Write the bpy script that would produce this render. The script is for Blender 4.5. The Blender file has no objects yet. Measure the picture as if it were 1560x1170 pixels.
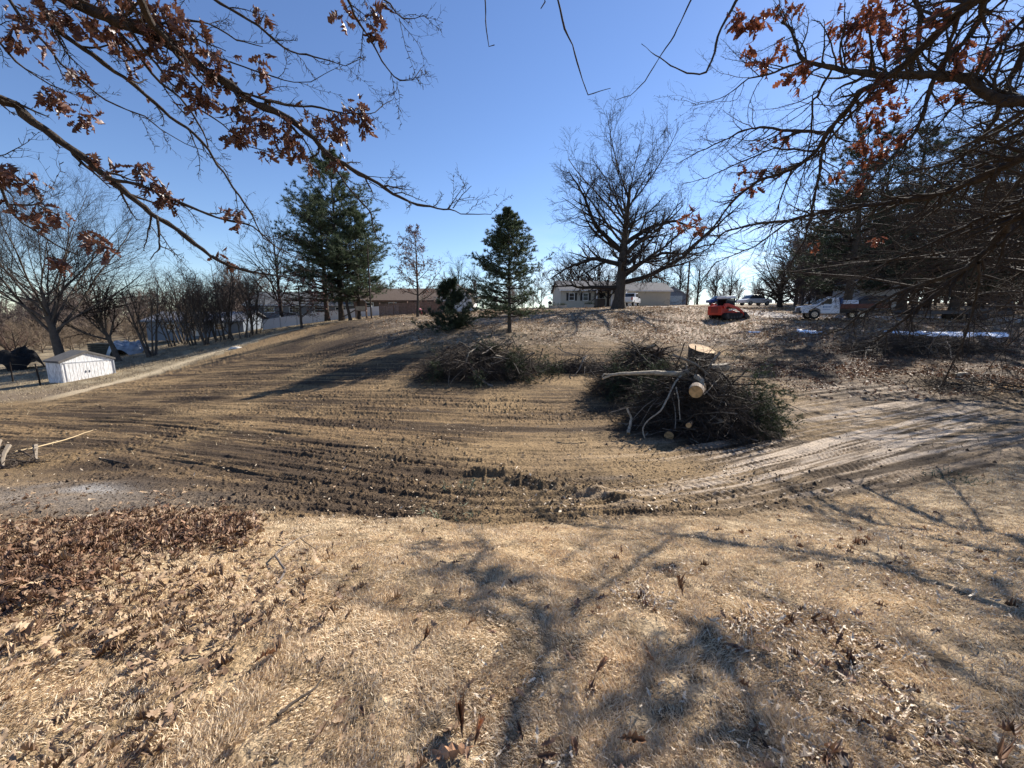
import bpy, math, random
import numpy as np
from mathutils import Vector, Matrix
R_ = math.radians
rs = np.random.RandomState(7)
random.seed(7)

# ------------------------------------------------------------------ camera, sky, sun, exposure
PITCH = R_(9.5); FPX = 600.0; EYE = 1.65
SUN_AZ = R_(44.0); SUN_EL = R_(34.0)
scene = bpy.context.scene
cam_d = bpy.data.cameras.new('camera'); cam = bpy.data.objects.new('camera', cam_d)
scene.collection.objects.link(cam); scene.camera = cam
cam.location = (0, 0, EYE); cam.rotation_euler = (R_(90) - PITCH, 0, 0)
cam_d.sensor_width = 36; cam_d.lens = 36 * FPX / 1560
cam_d.clip_start = 0.05; cam_d.clip_end = 3000
scene.render.resolution_x = 1024; scene.render.resolution_y = 768
w = bpy.data.worlds.new('World'); scene.world = w; w.use_nodes = True
nt = w.node_tree; nt.nodes.clear()
sky = nt.nodes.new('ShaderNodeTexSky'); sky.sky_type = 'NISHITA'; sky.sun_disc = False
sky.sun_elevation = SUN_EL; sky.sun_rotation = SUN_AZ
sky.altitude = 200; sky.air_density = 1.0; sky.dust_density = 0.05; sky.ozone_density = 3.8
bg = nt.nodes.new('ShaderNodeBackground'); bg.inputs[1].default_value = 0.074
wo = nt.nodes.new('ShaderNodeOutputWorld')
# thin bright cloud low over the horizon
tc = nt.nodes.new('ShaderNodeTexCoord'); sep = nt.nodes.new('ShaderNodeSeparateXYZ')
nt.links.new(tc.outputs['Generated'], sep.inputs[0])
mp = nt.nodes.new('ShaderNodeMapping'); mp.inputs['Scale'].default_value = (2.2, 2.2, 11)
nt.links.new(tc.outputs['Generated'], mp.inputs[0])
cn = nt.nodes.new('ShaderNodeTexNoise'); cn.inputs['Scale'].default_value = 2.0; cn.inputs['Detail'].default_value = 6
nt.links.new(mp.outputs[0], cn.inputs['Vector'])
cr = nt.nodes.new('ShaderNodeMapRange'); cr.inputs[1].default_value = 0.42; cr.inputs[2].default_value = 0.66
nt.links.new(cn.outputs[0], cr.inputs[0])
hz = nt.nodes.new('ShaderNodeMapRange'); hz.inputs[1].default_value = 0.24; hz.inputs[2].default_value = 0.05
nt.links.new(sep.outputs[2], hz.inputs[0])
sx = nt.nodes.new('ShaderNodeMapRange'); sx.inputs[1].default_value = -0.1; sx.inputs[2].default_value = 0.55
nt.links.new(sep.outputs[0], sx.inputs[0])
m1 = nt.nodes.new('ShaderNodeMath'); m1.operation = 'MULTIPLY'
m2 = nt.nodes.new('ShaderNodeMath'); m2.operation = 'MULTIPLY'
nt.links.new(cr.outputs[0], m1.inputs[0]); nt.links.new(hz.outputs[0], m1.inputs[1])
nt.links.new(m1.outputs[0], m2.inputs[0]); nt.links.new(sx.outputs[0], m2.inputs[1])
mx = nt.nodes.new('ShaderNodeMix'); mx.data_type = 'RGBA'
mx.inputs[7].default_value = (9.0, 9.6, 10.5, 1)
nt.links.new(m2.outputs[0], mx.inputs[0]); hs = nt.nodes.new('ShaderNodeHueSaturation'); hs.inputs['Saturation'].default_value = 1.06; hs.inputs['Hue'].default_value = .508; hs.inputs['Value'].default_value = 1.07; nt.links.new(sky.outputs[0], hs.inputs['Color']); nt.links.new(hs.outputs[0], mx.inputs[6])
nt.links.new(mx.outputs[2], bg.inputs[0]); nt.links.new(bg.outputs[0], wo.inputs[0])
sun_d = bpy.data.lights.new('sun', 'SUN'); sun = bpy.data.objects.new('sun', sun_d)
scene.collection.objects.link(sun)
sun_d.energy = 4.9; sun_d.angle = R_(0.53); sun_d.color = (1.0, 0.935, 0.84)
SD = Vector((math.cos(SUN_EL) * math.sin(SUN_AZ), math.cos(SUN_EL) * math.cos(SUN_AZ), math.sin(SUN_EL)))
sun.rotation_euler = SD.to_track_quat('Z', 'Y').to_euler()
scene.view_settings.view_transform = 'Standard'; scene.view_settings.look = 'None'
scene.view_settings.exposure = 1.07; scene.view_settings.gamma = 1

# ------------------------------------------------------------------ helpers
CP, SP = math.cos(PITCH), math.sin(PITCH)
def P(px, py, d):
    "point at photo pixel and distance along the view axis"
    cx = (px - 780) / FPX * d; cu = (585 - py) / FPX * d
    return np.array([cx, d * CP + cu * SP, EYE + cu * CP - d * SP])
def project(x, y, z):
    u = z - EYE; dep = y * CP - u * SP; up = u * CP + y * SP
    dep = np.maximum(dep, 1e-3)
    return 780 + FPX * x / dep, 585 - FPX * up / dep, dep

def hash2(i, j, s):
    h = (i.astype(np.int64) * 374761393 + j.astype(np.int64) * 668265263 + s * 1442695041) & 0xFFFFFFFF
    h = ((h ^ (h >> 13)) * 1274126177) & 0xFFFFFFFF
    return ((h ^ (h >> 16)) & 0xFFFF) / 65535.0
def vnoise(x, y, s=0):
    xi = np.floor(x); yi = np.floor(y); fx = x - xi; fy = y - yi
    fx = fx * fx * (3 - 2 * fx); fy = fy * fy * (3 - 2 * fy)
    xi = xi.astype(np.int64); yi = yi.astype(np.int64)
    a = hash2(xi, yi, s); b = hash2(xi + 1, yi, s); c = hash2(xi, yi + 1, s); d = hash2(xi + 1, yi + 1, s)
    return (a + (b - a) * fx) * (1 - fy) + (c + (d - c) * fx) * fy
def fbm(x, y, o=4, s=0):
    v = 0; a = .5; t = 0
    for k in range(o):
        v = v + a * vnoise(x * 2 ** k + 17.3 * k, y * 2 ** k - 9.1 * k, s + k); t += a; a *= .5
    return v / t
def sstep(a, b, x):
    t = np.clip((x - a) / (b - a), 0, 1); return t * t * (3 - 2 * t)

# ---- terrain height: for columns of the view, (distance, photo row of the ground)
COLS = {
 -500: [(5,800),(8,725),(12,680),(18,640),(24,618),(29,606),(36,580),(50,556),(80,535),(150,518),(400,497)],
 -100: [(5,800),(8,722),(12,675),(18,630),(24,606),(29,592),(36,569),(50,546),(80,528),(150,514),(400,496)],
 100: [(5,798),(8,718),(12,668),(18,618),(24,592),(29,580),(36,561),(50,541),(80,525),(150,512),(400,495)],
 250: [(5,797),(8,712),(12,660),(18,608),(24,578),(30,560),(38,541),(50,525),(80,510),(150,502),(400,492)],
 400: [(5,796),(8,706),(12,650),(18,598),(24,562),(30,538),(38,518),(50,503),(80,494),(150,490),(400,490)],
 580: [(5,795),(8,702),(12,643),(18,580),(24,535),(30,505),(38,488),(45,483),(60,479),(100,478),(400,480)],
 780: [(5,800),(8,702),(12,645),(16,592),(20,557),(24,526),(28,500),(38,478),(60,471),(100,469),(400,472)],
 950: [(5,802),(8,704),(12,647),(17,592),(22,547),(28,514),(36,484),(46,468),(60,467),(100,466),(400,470)],
 1100: [(5,805),(8,710),(12,650),(18,588),(24,552),(30,520),(38,489),(45,471),(55,465),(100,463),(400,468)],
 1300: [(5,812),(7,742),(12,650),(18,590),(24,545),(28,515),(33,488),(45,473),(60,466),(100,460),(400,465)],
 1560: [(5,808),(7,735),(12,642),(18,582),(24,538),(28,514),(33,492),(45,478),(60,468),(100,462),(400,465)],
 2100: [(5,805),(7,732),(12,640),(18,582),(24,540),(28,516),(33,495),(45,480),(60,470),(100,463),(400,465)],
}
NEARY = [-400, -60, -20, 0, 1.0, 2.0, 3.0, 4.0]
NEARZ = [1.5, 1.5, .6, .08, 0, -.1, -.36, -.68]
LY = np.linspace(math.log(0.5), math.log(420), 240); AY = np.exp(LY)
acol, ztab = [], []
for c in sorted(COLS):
    ys, zs = list(NEARY[4:]), list(NEARZ[4:])
    for d, py in COLS[c]:
        p = P(c, py, d); ys.append(p[1]); zs.append(p[2])
    acol.append((c - 780) / FPX)
    zz = np.interp(AY, ys, zs)
    k = np.exp(-np.linspace(-2, 2, 13) ** 2); k /= k.sum()
    zz = np.convolve(np.pad(zz, 6, mode='edge'), k, 'valid')
    ztab.append(zz)
acol = np.array(acol); ztab = np.array(ztab)
AF = np.linspace(acol[0], acol[-1], 180)
zf = np.array([np.interp(AF, acol, ztab[:, j]) for j in range(ztab.shape[1])]).T
k = np.exp(-np.linspace(-2, 2, 15) ** 2); k /= k.sum()
zf = np.array([np.convolve(np.pad(zf[:, j], 7, mode='edge'), k, 'valid') for j in range(zf.shape[1])]).T
def gz(x, y):
    "ground height"
    x = np.asarray(x, float); y = np.asarray(y, float)
    r = np.hypot(x, y)
    yy = np.maximum(np.maximum(y, r * 0.30), 0.5)
    a = np.clip(x / yy, AF[0], AF[-1]); ly = np.clip(np.log(yy), LY[0], LY[-1] - 1e-6)
    fi = (a - AF[0]) / (AF[1] - AF[0]); i = np.clip(fi.astype(int), 0, len(AF) - 2); fi = fi - i
    fj = (ly - LY[0]) / (LY[1] - LY[0]); j = np.clip(fj.astype(int), 0, len(LY) - 2); fj = fj - j
    zt = (zf[i, j] * (1 - fi) + zf[i + 1, j] * fi) * (1 - fj) + (zf[i, j + 1] * (1 - fi) + zf[i + 1, j + 1] * fi) * fj
    back = np.interp(y, NEARY, NEARZ)
    wgt = sstep(-1.0, 2.5, y)
    return back * (1 - wgt) + zt * wgt
def gzf(x, y): return float(gz(np.array([x]), np.array([y]))[0])
def at(px, d):
    "ground point in the column px of the view at distance d"
    x = (px - 780) / FPX * d; y = d
    for _ in range(6):
        z = gzf(x, y); p_, q_, dep = project(x, y, z)
        y += (d - float(dep)) ; x = (px - 780) / FPX * d
    return x, y, gzf(x, y)

# ---- mesh building
class MB:
    def __init__(s): s.v = []; s.f = []; s.n = 0; s.c = []
    def add(s, v, f, c=None):
        v = np.asarray(v, float).reshape(-1, 3); f = np.asarray(f, int)
        s.v.append(v); s.f.append(f + s.n); s.n += len(v)
        if c is not None: s.c.append(np.broadcast_to(np.asarray(c, float), (len(v), 3)))
        return s
    def poly(s, v, faces):
        v = np.asarray(v, float)
        for k in set(len(f) for f in faces):
            s.f.append(np.array([f for f in faces if len(f) == k], int) + s.n)
        s.v.append(v); s.n += len(v); return s
    def box(s, c, d, rz=0, top=(1, 1)):
        x, y, z = d[0] / 2, d[1] / 2, d[2] / 2; tx, ty = top
        v = np.array([(-x,-y,-z),(x,-y,-z),(x,y,-z),(-x,y,-z),(-x*tx,-y*ty,z),(x*tx,-y*ty,z),(x*tx,y*ty,z),(-x*tx,y*ty,z)])
        if rz:
            cc, ss = math.cos(rz), math.sin(rz); v = v @ np.array([[cc, ss, 0], [-ss, cc, 0], [0, 0, 1]])
        return s.poly(v + np.array(c), [(0,3,2,1),(4,5,6,7),(0,1,5,4),(1,2,6,5),(2,3,7,6),(3,0,4,7)])
    def prism(s, prof, y0, y1, axis='y'):
        "profile in (x,z) pushed along y (or profile in (y,z) along x)"
        n = len(prof)
        if axis == 'y': v = [(a, y0, b) for a, b in prof] + [(a, y1, b) for a, b in prof]
        elif axis == 'x': v = [(y0, a, b) for a, b in prof] + [(y1, a, b) for a, b in prof]
        else: v = [(a, b, y0) for a, b in prof] + [(a, b, y1) for a, b in prof]
        return s.poly(v, [tuple(range(n))[::-1], tuple(range(n, 2 * n))] + [(i, (i + 1) % n, n + (i + 1) % n, n + i) for i in range(n)])
    def cyl(s, a, b, r, r2=None, k=16, cap=True):
        a = np.array(a, float); b = np.array(b, float); r2 = r if r2 is None else r2
        t = b - a; t /= np.linalg.norm(t); u = np.cross(t, [0, 0, 1] if abs(t[2]) < .9 else [1, 0, 0]); u /= np.linalg.norm(u); w_ = np.cross(t, u)
        an = np.linspace(0, 2 * np.pi, k, endpoint=False)[:, None]; ring = np.cos(an) * u + np.sin(an) * w_
        v = np.vstack([a + ring * r, b + ring * r2])
        fs = [(i, (i + 1) % k, k + (i + 1) % k, k + i) for i in range(k)]
        if cap: fs += [tuple(range(k))[::-1], tuple(range(k, 2 * k))]
        return s.poly(v, fs)
    def mesh(s, name, mat, smooth=False):
        v = np.vstack(s.v); me = bpy.data.meshes.new(name)
        fs = [f for f in s.f if len(f)]
        tot = np.concatenate([np.full(len(f), f.shape[1], np.int32) for f in fs])
        idx = np.concatenate([f.ravel() for f in fs]).astype(np.int32)
        me.vertices.add(len(v)); me.vertices.foreach_set('co', v.astype(np.float32).ravel())
        me.loops.add(len(idx)); me.loops.foreach_set('vertex_index', idx)
        me.polygons.add(len(tot)); st = np.concatenate([[0], np.cumsum(tot)[:-1]]).astype(np.int32)
        me.polygons.foreach_set('loop_start', st); me.polygons.foreach_set('loop_total', tot)
        me.polygons.foreach_set('use_smooth', np.full(len(tot), bool(smooth) or (smooth is False and len(tot) > 20000)))
        me.update(calc_edges=True)
        if s.c:
            c = np.vstack(s.c)
            if len(c) == len(v):
                at_ = me.color_attributes.new('Col', 'FLOAT_COLOR', 'POINT')
                at_.data.foreach_set('color', np.hstack([c, np.ones((len(c), 1))]).astype(np.float32).ravel())
        if mat: me.materials.append(mat)
        return me
    def build(s, name, mat, parent=None, smooth=False, bevel=0, loc=None):
        o = bpy.data.objects.new(name, s.mesh(name, mat, smooth)); scene.collection.objects.link(o)
        if parent: o.parent = parent
        if loc is not None: o.location = loc
        if bevel:
            b = o.modifiers.new('bevel', 'BEVEL'); b.width = bevel; b.segments = 2; b.limit_method = 'ANGLE'
        return o
def tag(o, label=None, cat=None, group=None, kind=None):
    if label: o['label'] = label
    if cat: o['category'] = cat
    if group: o['group'] = group
    if kind: o['kind'] = kind
    return o
def thing(name, label, cat, loc=(0, 0, 0), rz=0, group=None, sc=1):
    o = bpy.data.objects.new(name, None); scene.collection.objects.link(o); o.empty_display_size = .3
    o.location = loc; o.rotation_euler = (0, 0, rz); o.scale = (sc, sc, sc) if np.isscalar(sc) else sc
    return tag(o, label, cat, group)
def dup(root, loc, rz=0, sc=1, label=None, group=None):
    r = root.copy(); scene.collection.objects.link(r); r.location = loc; r.rotation_euler = (0, 0, rz)
    r.scale = (sc, sc, sc) if np.isscalar(sc) else sc
    if label: r['label'] = label
    if group: r['group'] = group
    for ch in list(root.children):
        c = ch.copy(); scene.collection.objects.link(c); c.parent = r
        for g_ in ch.children:
            d = g_.copy(); scene.collection.objects.link(d); d.parent = c
    return r

# ---- materials
def mat(name, col, rough=.8, vary=.0, vscale=5, bump=0, bscale=30, metal=0, spec=.3, attr=False, trans=0, stretch=None, rnd=0):
    m = bpy.data.materials.new(name); m.use_nodes = True; n = m.node_tree.nodes; l = m.node_tree.links
    b = n['Principled BSDF']; b.inputs['Roughness'].default_value = rough; b.inputs['Metallic'].default_value = metal
    b.inputs['Specular IOR Level'].default_value = spec
    b.inputs['Base Color'].default_value = (*col, 1)
    last = None
    if attr:
        a = n.new('ShaderNodeAttribute'); a.attribute_name = 'Col'; last = a.outputs['Color']
    tcn = n.new('ShaderNodeTexCoord'); vec = tcn.outputs['Object']
    if stretch:
        mpn = n.new('ShaderNodeMapping'); mpn.inputs['Scale'].default_value = stretch; l.new(vec, mpn.inputs[0]); vec = mpn.outputs[0]
    if vary:
        t = n.new('ShaderNodeTexNoise'); t.inputs['Scale'].default_value = vscale; t.inputs['Detail'].default_value = 6; l.new(vec, t.inputs['Vector'])
        r = n.new('ShaderNodeMapRange'); r.inputs[1].default_value = .3; r.inputs[2].default_value = .7
        r.inputs[3].default_value = 1 - vary; r.inputs[4].default_value = 1 + vary; l.new(t.outputs[0], r.inputs[0])
        x = n.new('ShaderNodeVectorMath'); x.operation = 'SCALE'; l.new(r.outputs[0], x.inputs['Scale'])
        if last: l.new(last, x.inputs[0])
        else: x.inputs[0].default_value = col
        last = x.outputs[0]
    if rnd:
        oi = n.new('ShaderNodeNewGeometry'); r = n.new('ShaderNodeMapRange'); r.inputs[3].default_value = 1 - rnd; r.inputs[4].default_value = 1 + rnd
        l.new(oi.outputs['Random Per Island'], r.inputs[0]); x = n.new('ShaderNodeVectorMath'); x.operation = 'SCALE'; l.new(r.outputs[0], x.inputs['Scale'])
        if last: l.new(last, x.inputs[0])
        else: x.inputs[0].default_value = col
        last = x.outputs[0]
    if last: l.new(last, b.inputs['Base Color'])
    if bump:
        t = n.new('ShaderNodeTexNoise'); t.inputs['Scale'].default_value = bscale; t.inputs['Detail'].default_value = 5; l.new(vec, t.inputs['Vector'])
        bp = n.new('ShaderNodeBump'); bp.inputs['Strength'].default_value = min(1, bump); bp.inputs['Distance'].default_value = .02 * max(1, bump)
        l.new(t.outputs[0], bp.inputs['Height']); l.new(bp.outputs[0], b.inputs['Normal'])
    if trans:
        tr = n.new('ShaderNodeBsdfTranslucent'); mxs = n.new('ShaderNodeMixShader'); mxs.inputs[0].default_value = trans
        if last: l.new(last, tr.inputs[0])
        else: tr.inputs[0].default_value = (*col, 1)
        o = n['Material Output']; l.new(b.outputs[0], mxs.inputs[1]); l.new(tr.outputs[0], mxs.inputs[2]); l.new(mxs.outputs[0], o.inputs[0])
    return m
def glassy(name, col=(.02, .025, .03)):
    return mat(name, col, rough=.08, spec=.8)

bark = mat('bark', (.060, .048, .038), .9, .35, 9, .8, 40, stretch=(1, 1, .3))
bark_far = mat('bark_far', (.036, .029, .025), .95, spec=.1)
bark_grey = mat('bark_grey', (.085, .070, .056), .95, .25, 3)
bark_oak = mat('bark_oak', (.045, .035, .028), .95, .45, 14, 1.0, 60)
twig_m = mat('twig', (.045, .036, .030), .95, spec=.1)
pale_wood = mat('pale_bark', (.36, .30, .22), .8, .35, 12, .5, 40)
cut_wood = mat('cut_wood', (.44, .27, .12), .8, .4, 9, .6, 40)
needle_m = mat('needles', (.080, .105, .055), .6, trans=.25, rnd=.5)
needle_dark = mat('needles_dark', (.045, .062, .036), .6, trans=.2, rnd=.5)
leaf_red = mat('oak_leaf_red', (.17, .058, .030), .5, spec=.5, trans=.36, rnd=.45)
leaf_brown = mat('oak_leaf_brown', (.125, .056, .036), .45, spec=.55, trans=.25, rnd=.5)
litter_m = mat('dead_leaf', (.36, .23, .14), .6, attr=True, spec=.4, trans=.12)
grass_m = mat('dry_grass', (.5, .4, .25), .7, attr=True, spec=.25, trans=.25)

# ---- branches
def norm(v): return v / np.maximum(np.linalg.norm(v, axis=-1, keepdims=True), 1e-9)
def tubes(mb, Pt, Rd, k=4):
    N, n, _ = Pt.shape
    if N == 0: return
    T = norm(np.gradient(Pt, axis=1)); mean = norm(Pt[:, -1] - Pt[:, 0] + 1e-6)
    ref = np.where(np.abs(mean[:, 2:3]) < .8, np.array([[0, 0, 1.]]), np.array([[1., 0, 0]]))[:, None, :]
    U = norm(np.cross(T, np.broadcast_to(ref, T.shape))); V = np.cross(T, U)
    an = np.linspace(0, 2 * np.pi, k, endpoint=False)
    ring = Pt[:, :, None, :] + Rd[:, :, None, None] * (np.cos(an)[None, None, :, None] * U[:, :, None, :] + np.sin(an)[None, None, :, None] * V[:, :, None, :])
    i = np.arange(N)[:, None, None] * (n * k) + np.arange(n - 1)[None, :, None] * k + np.arange(k)[None, None, :]
    j = np.arange(N)[:, None, None] * (n * k) + np.arange(n - 1)[None, :, None] * k + ((np.arange(k) + 1) % k)[None, None, :]
    mb.add(ring.reshape(-1, 3), np.stack([i, j, j + k, i + k], -1).reshape(-1, 4))
def sample(Pt, Rd, t):
    "t (N,m) -> points, tangents, radii"
    N, n, _ = Pt.shape; f = t * (n - 1); i = np.clip(f.astype(int), 0, n - 2); f = (f - i)[..., None]
    a = np.take_along_axis(Pt, i[..., None].repeat(3, -1), 1); b = np.take_along_axis(Pt, (i + 1)[..., None].repeat(3, -1), 1)
    ra = np.take_along_axis(Rd, i, 1); rb = np.take_along_axis(Rd, i + 1, 1)
    return a * (1 - f) + b * f, norm(b - a), ra * (1 - f[..., 0]) + rb * f[..., 0]
def grow(Pt, Rd, m, t0=.2, t1=1., ang=(30, 60), lenf=.5, n=5, wander=.15, up=.0, rf=.6, fall=.5, rmin=.004, abslen=None, flat=0, ang2=None):
    N = len(Pt); L = np.linalg.norm(np.diff(Pt, axis=1), axis=2).sum(1)
    t = np.clip(t0 + (t1 - t0) * (np.arange(m)[None] + rs.rand(N, m)) / m, 0, .999)
    q, T, r = sample(Pt, Rd, t)
    U = norm(np.cross(T, rs.randn(N, m, 3) if not flat else np.broadcast_to(np.array([0, 0, 1.]), T.shape) + rs.randn(N, m, 3) * flat)); V = np.cross(T, U)
    if flat:
        sg = np.where(rs.rand(N, m, 1) < .5, -1, 1); D = U * sg
    else: D = U
    a = ang[0] + (ang[1] - ang[0]) * rs.rand(N, m)
    if ang2: a = a + (ang2[0] + (ang2[1] - ang2[0]) * rs.rand(N, m) - a) * (t - t0) / (t1 - t0)
    a = np.radians(a)[..., None]
    D = T * np.cos(a) + D * np.sin(a)
    base = L[:, None] if abslen is None else abslen
    ln = base * lenf * (1 - fall * (t - t0) / max(t1 - t0, 1e-3)) * (.6 + .7 * rs.rand(N, m))
    D = D.reshape(-1, 3); ln = ln.reshape(-1); q = q.reshape(-1, 3); r0 = np.maximum(r.reshape(-1) * rf, rmin)
    r0 = np.minimum(r0, np.maximum(ln * .05, rmin))
    pts = [q]; d = norm(D)
    for s in range(n - 1):
        q = q + d * (ln / (n - 1))[:, None]; pts.append(q)
        d = norm(d + rs.randn(*d.shape) * wander + np.array([0, 0, up]))
    tp = np.linspace(1, .25, n)[None]
    return np.stack(pts, 1), np.maximum(r0[:, None] * tp, rmin * .5)
def resample(pts, n):
    pts = np.asarray(pts, float); s = np.concatenate([[0], np.cumsum(np.linalg.norm(np.diff(pts, axis=0), axis=1))])
    u = np.linspace(0, s[-1], n); return np.stack([np.interp(u, s, pts[:, k]) for k in range(3)], 1)

def cards(mb, q, d, ln, wd, k, spread=.7, col=None):
    "k slim triangular blades from each point"
    N = len(q); q = np.repeat(q, k, 0); d = np.repeat(d, k, 0)
    d = norm(d + rs.randn(len(q), 3) * spread); s = norm(np.cross(d, rs.randn(len(q), 3)))
    l_ = ln * (.6 + .8 * rs.rand(len(q), 1)); w_ = wd * (.7 + .6 * rs.rand(len(q), 1))
    v = np.stack([q - s * w_ * .5, q + s * w_ * .5, q + d * l_], 1).reshape(-1, 3)
    mb.add(v, np.arange(len(v)).reshape(-1, 3))

# oak leaf template: stations left/mid/right
def leaf_template(full=True):
    if full:
        s = [0, .12, .25, .33, .45, .53, .66, .74, .86, 1.0]; wd = [.015, .02, .17, .07, .27, .10, .30, .13, .20, .02]
    else:
        s = [0, .3, .62, 1.0]; wd = [.03, .2, .24, .03]
    v = []
    for a, b in zip(s, wd): v += [(a, -b, 0), (a, 0, 0), (a, b, 0)]
    f = []
    for i in range(len(s) - 1):
        j = 3 * i; f += [(j, j + 1, j + 4, j + 3), (j + 1, j + 2, j + 5, j + 4)]
    return np.array(v, float), np.array(f)
LT_FULL = leaf_template(True); LT_LOW = leaf_template(False)
def leaves(mb, q, d, size, tmpl, curl=1.0, cols=None, nrm=None, slim=1):
    V, F = tmpl; N = len(q)
    d = norm(d); n0 = rs.randn(N, 3) if nrm is None else nrm
    s = norm(np.cross(d, n0)); u = np.cross(s, d)
    size = np.broadcast_to(size, (N,))[:, None]
    c1 = (rs.rand(N, 1) * 2.6 - .6) * curl; c2 = (rs.randn(N, 1)) * .5 * curl; wsc = (.7 + .6 * rs.rand(N, 1)) * slim
    x = V[None, :, 0]; y = V[None, :, 1] * wsc
    zc = c1 * y * y * 3 + c2 * x * x * .45 + .10 * np.sin(9 * x + 20 * y + rs.rand(N, 1) * 6) * curl * .5
    y = y * (1 - .35 * np.clip(np.abs(c1), 0, 1.5) * (np.abs(V[None, :, 1]) > .1))
    v = q[:, None, :] + size[..., None] * (x[..., None] * d[:, None] + y[..., None] * s[:, None] + zc[..., None] * u[:, None])
    f = (F[None] + (np.arange(N) * len(V))[:, None, None]).reshape(-1, 4)
    c = None if cols is None else np.repeat(cols, len(V), 0)
    mb.add(v.reshape(-1, 3), f, c)
# ------------------------------------------------------------------ ground
CPX = np.array([-200, 0, 200, 400, 600, 730, 850, 1000, 1120, 1250, 1400, 1560, 1800])
CV = np.array([
 [860,838,808,788,797,801,790,789,792,770,738,704,680],
 [690,684,695,726,762,779,777,768,748,712,670,632,602],
 [645,645,654,676,702,716,718,708,686,655,624,597,572],
 [624,622,622,627,636,641,643,640,629,612,592,574,556],
 [600,598,588,581,581,582,583,583,580,572,560,550,540],
 [560,556,548,540,531,527,525,525,525,525,524,520,515]], float)
SM = np.array([5.3, 6.9, 9.3, 13.2, 18.3, 25.0])
def bump2(px, py, cx, cy, rx, ry): return np.exp(-(((px - cx) / rx) ** 2 + ((py - cy) / ry) ** 2))
def seg_dist(px, py, pts, sy=1.0):
    best = np.full(px.shape, 1e9)
    for (x0, y0), (x1, y1) in zip(pts[:-1], pts[1:]):
        dx, dy = x1 - x0, (y1 - y0) * sy; t = np.clip(((px - x0) * dx + (py - y0) * sy * dy) / (dx * dx + dy * dy), 0, 1)
        best = np.minimum(best, np.hypot(px - x0 - t * dx, (py - y0) * sy - t * dy))
    return best
PATH_W = [at(px, d)[:2] for px, d in ((20, 19.5), (60, 20.0), (120, 22.5), (200, 26), (280, 31), (350, 36), (420, 41.5), (480, 46), (540, 50))]
def zones(x, y, z):
    px, py, dep = project(x, y, z)
    ok = (y > .3) & (dep > .3)
    px = np.where(ok, px, np.where(x > 0, 3000, -1500)); py = np.where(ok, py, 1400)
    cv = np.array([np.interp(px, CPX, c) for c in CV])
    n1 = fbm(x * 1.7, y * 1.7, 4, 3)
    s = np.full(px.shape, SM[0])
    for k in range(5):
        t = np.clip((cv[k] - py) / (cv[k] - cv[k + 1]), 0, 1); s = s + t * (SM[k + 1] - SM[k])
    s = np.where(py > cv[0], SM[0] - (py - cv[0]) * .01, s)
    lawn = sstep(-7, 7, py - cv[0] + (n1 - .5) * 34)
    path = 1 - sstep(.25, .95, seg_dist(x, y, PATH_W) + (n1 - .5) * .8)
    pathY = np.interp(x, [p[0] for p in PATH_W], [p[1] for p in PATH_W])
    beyond = sstep(.0, 2.0, (y - pathY)) * (x < PATH_W[-1][0] + 3)
    bank = sstep(0, 26, (cv[5] + 8 - py) + (n1 - .5) * 34) * (1 - beyond) * (sstep(520, 680, px + (n1 - .5) * 120) + (1 - sstep(520, 680, px + (n1 - .5) * 120)) * sstep(492, 472, py))
    pale = np.clip(bump2(px, py, 1375, 648, 165, 44) * 1.4 + bump2(px, py, 1230, 700, 190, 45) * 1.0 + bump2(px, py, 1050, 745, 160, 40) * .7 + bump2(px, py, 1320, 592, 110, 8) * .7, 0, 1) * (1 - lawn)
    return px, py, dep, s, lawn, path, beyond, bank, pale, n1
def L3(a, b, t): return a * (1 - t[..., None]) + np.array(b) * t[..., None]
def ground_grid():
    az = np.concatenate([np.linspace(-180, -64, 45), np.linspace(-62, 62, 1500), np.linspace(64, 178, 45)])
    r = [.12, .3, .5]
    while r[-1] < 34: r.append(r[-1] * 1.0050 if r[-1] > 1.6 else r[-1] * 1.02)
    while r[-1] < 700: r.append(r[-1] * 1.03)
    r = np.array(r); A = np.radians(az)
    X = r[:, None] * np.sin(A)[None]; Y = r[:, None] * np.cos(A)[None]
    return X, Y
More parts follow.
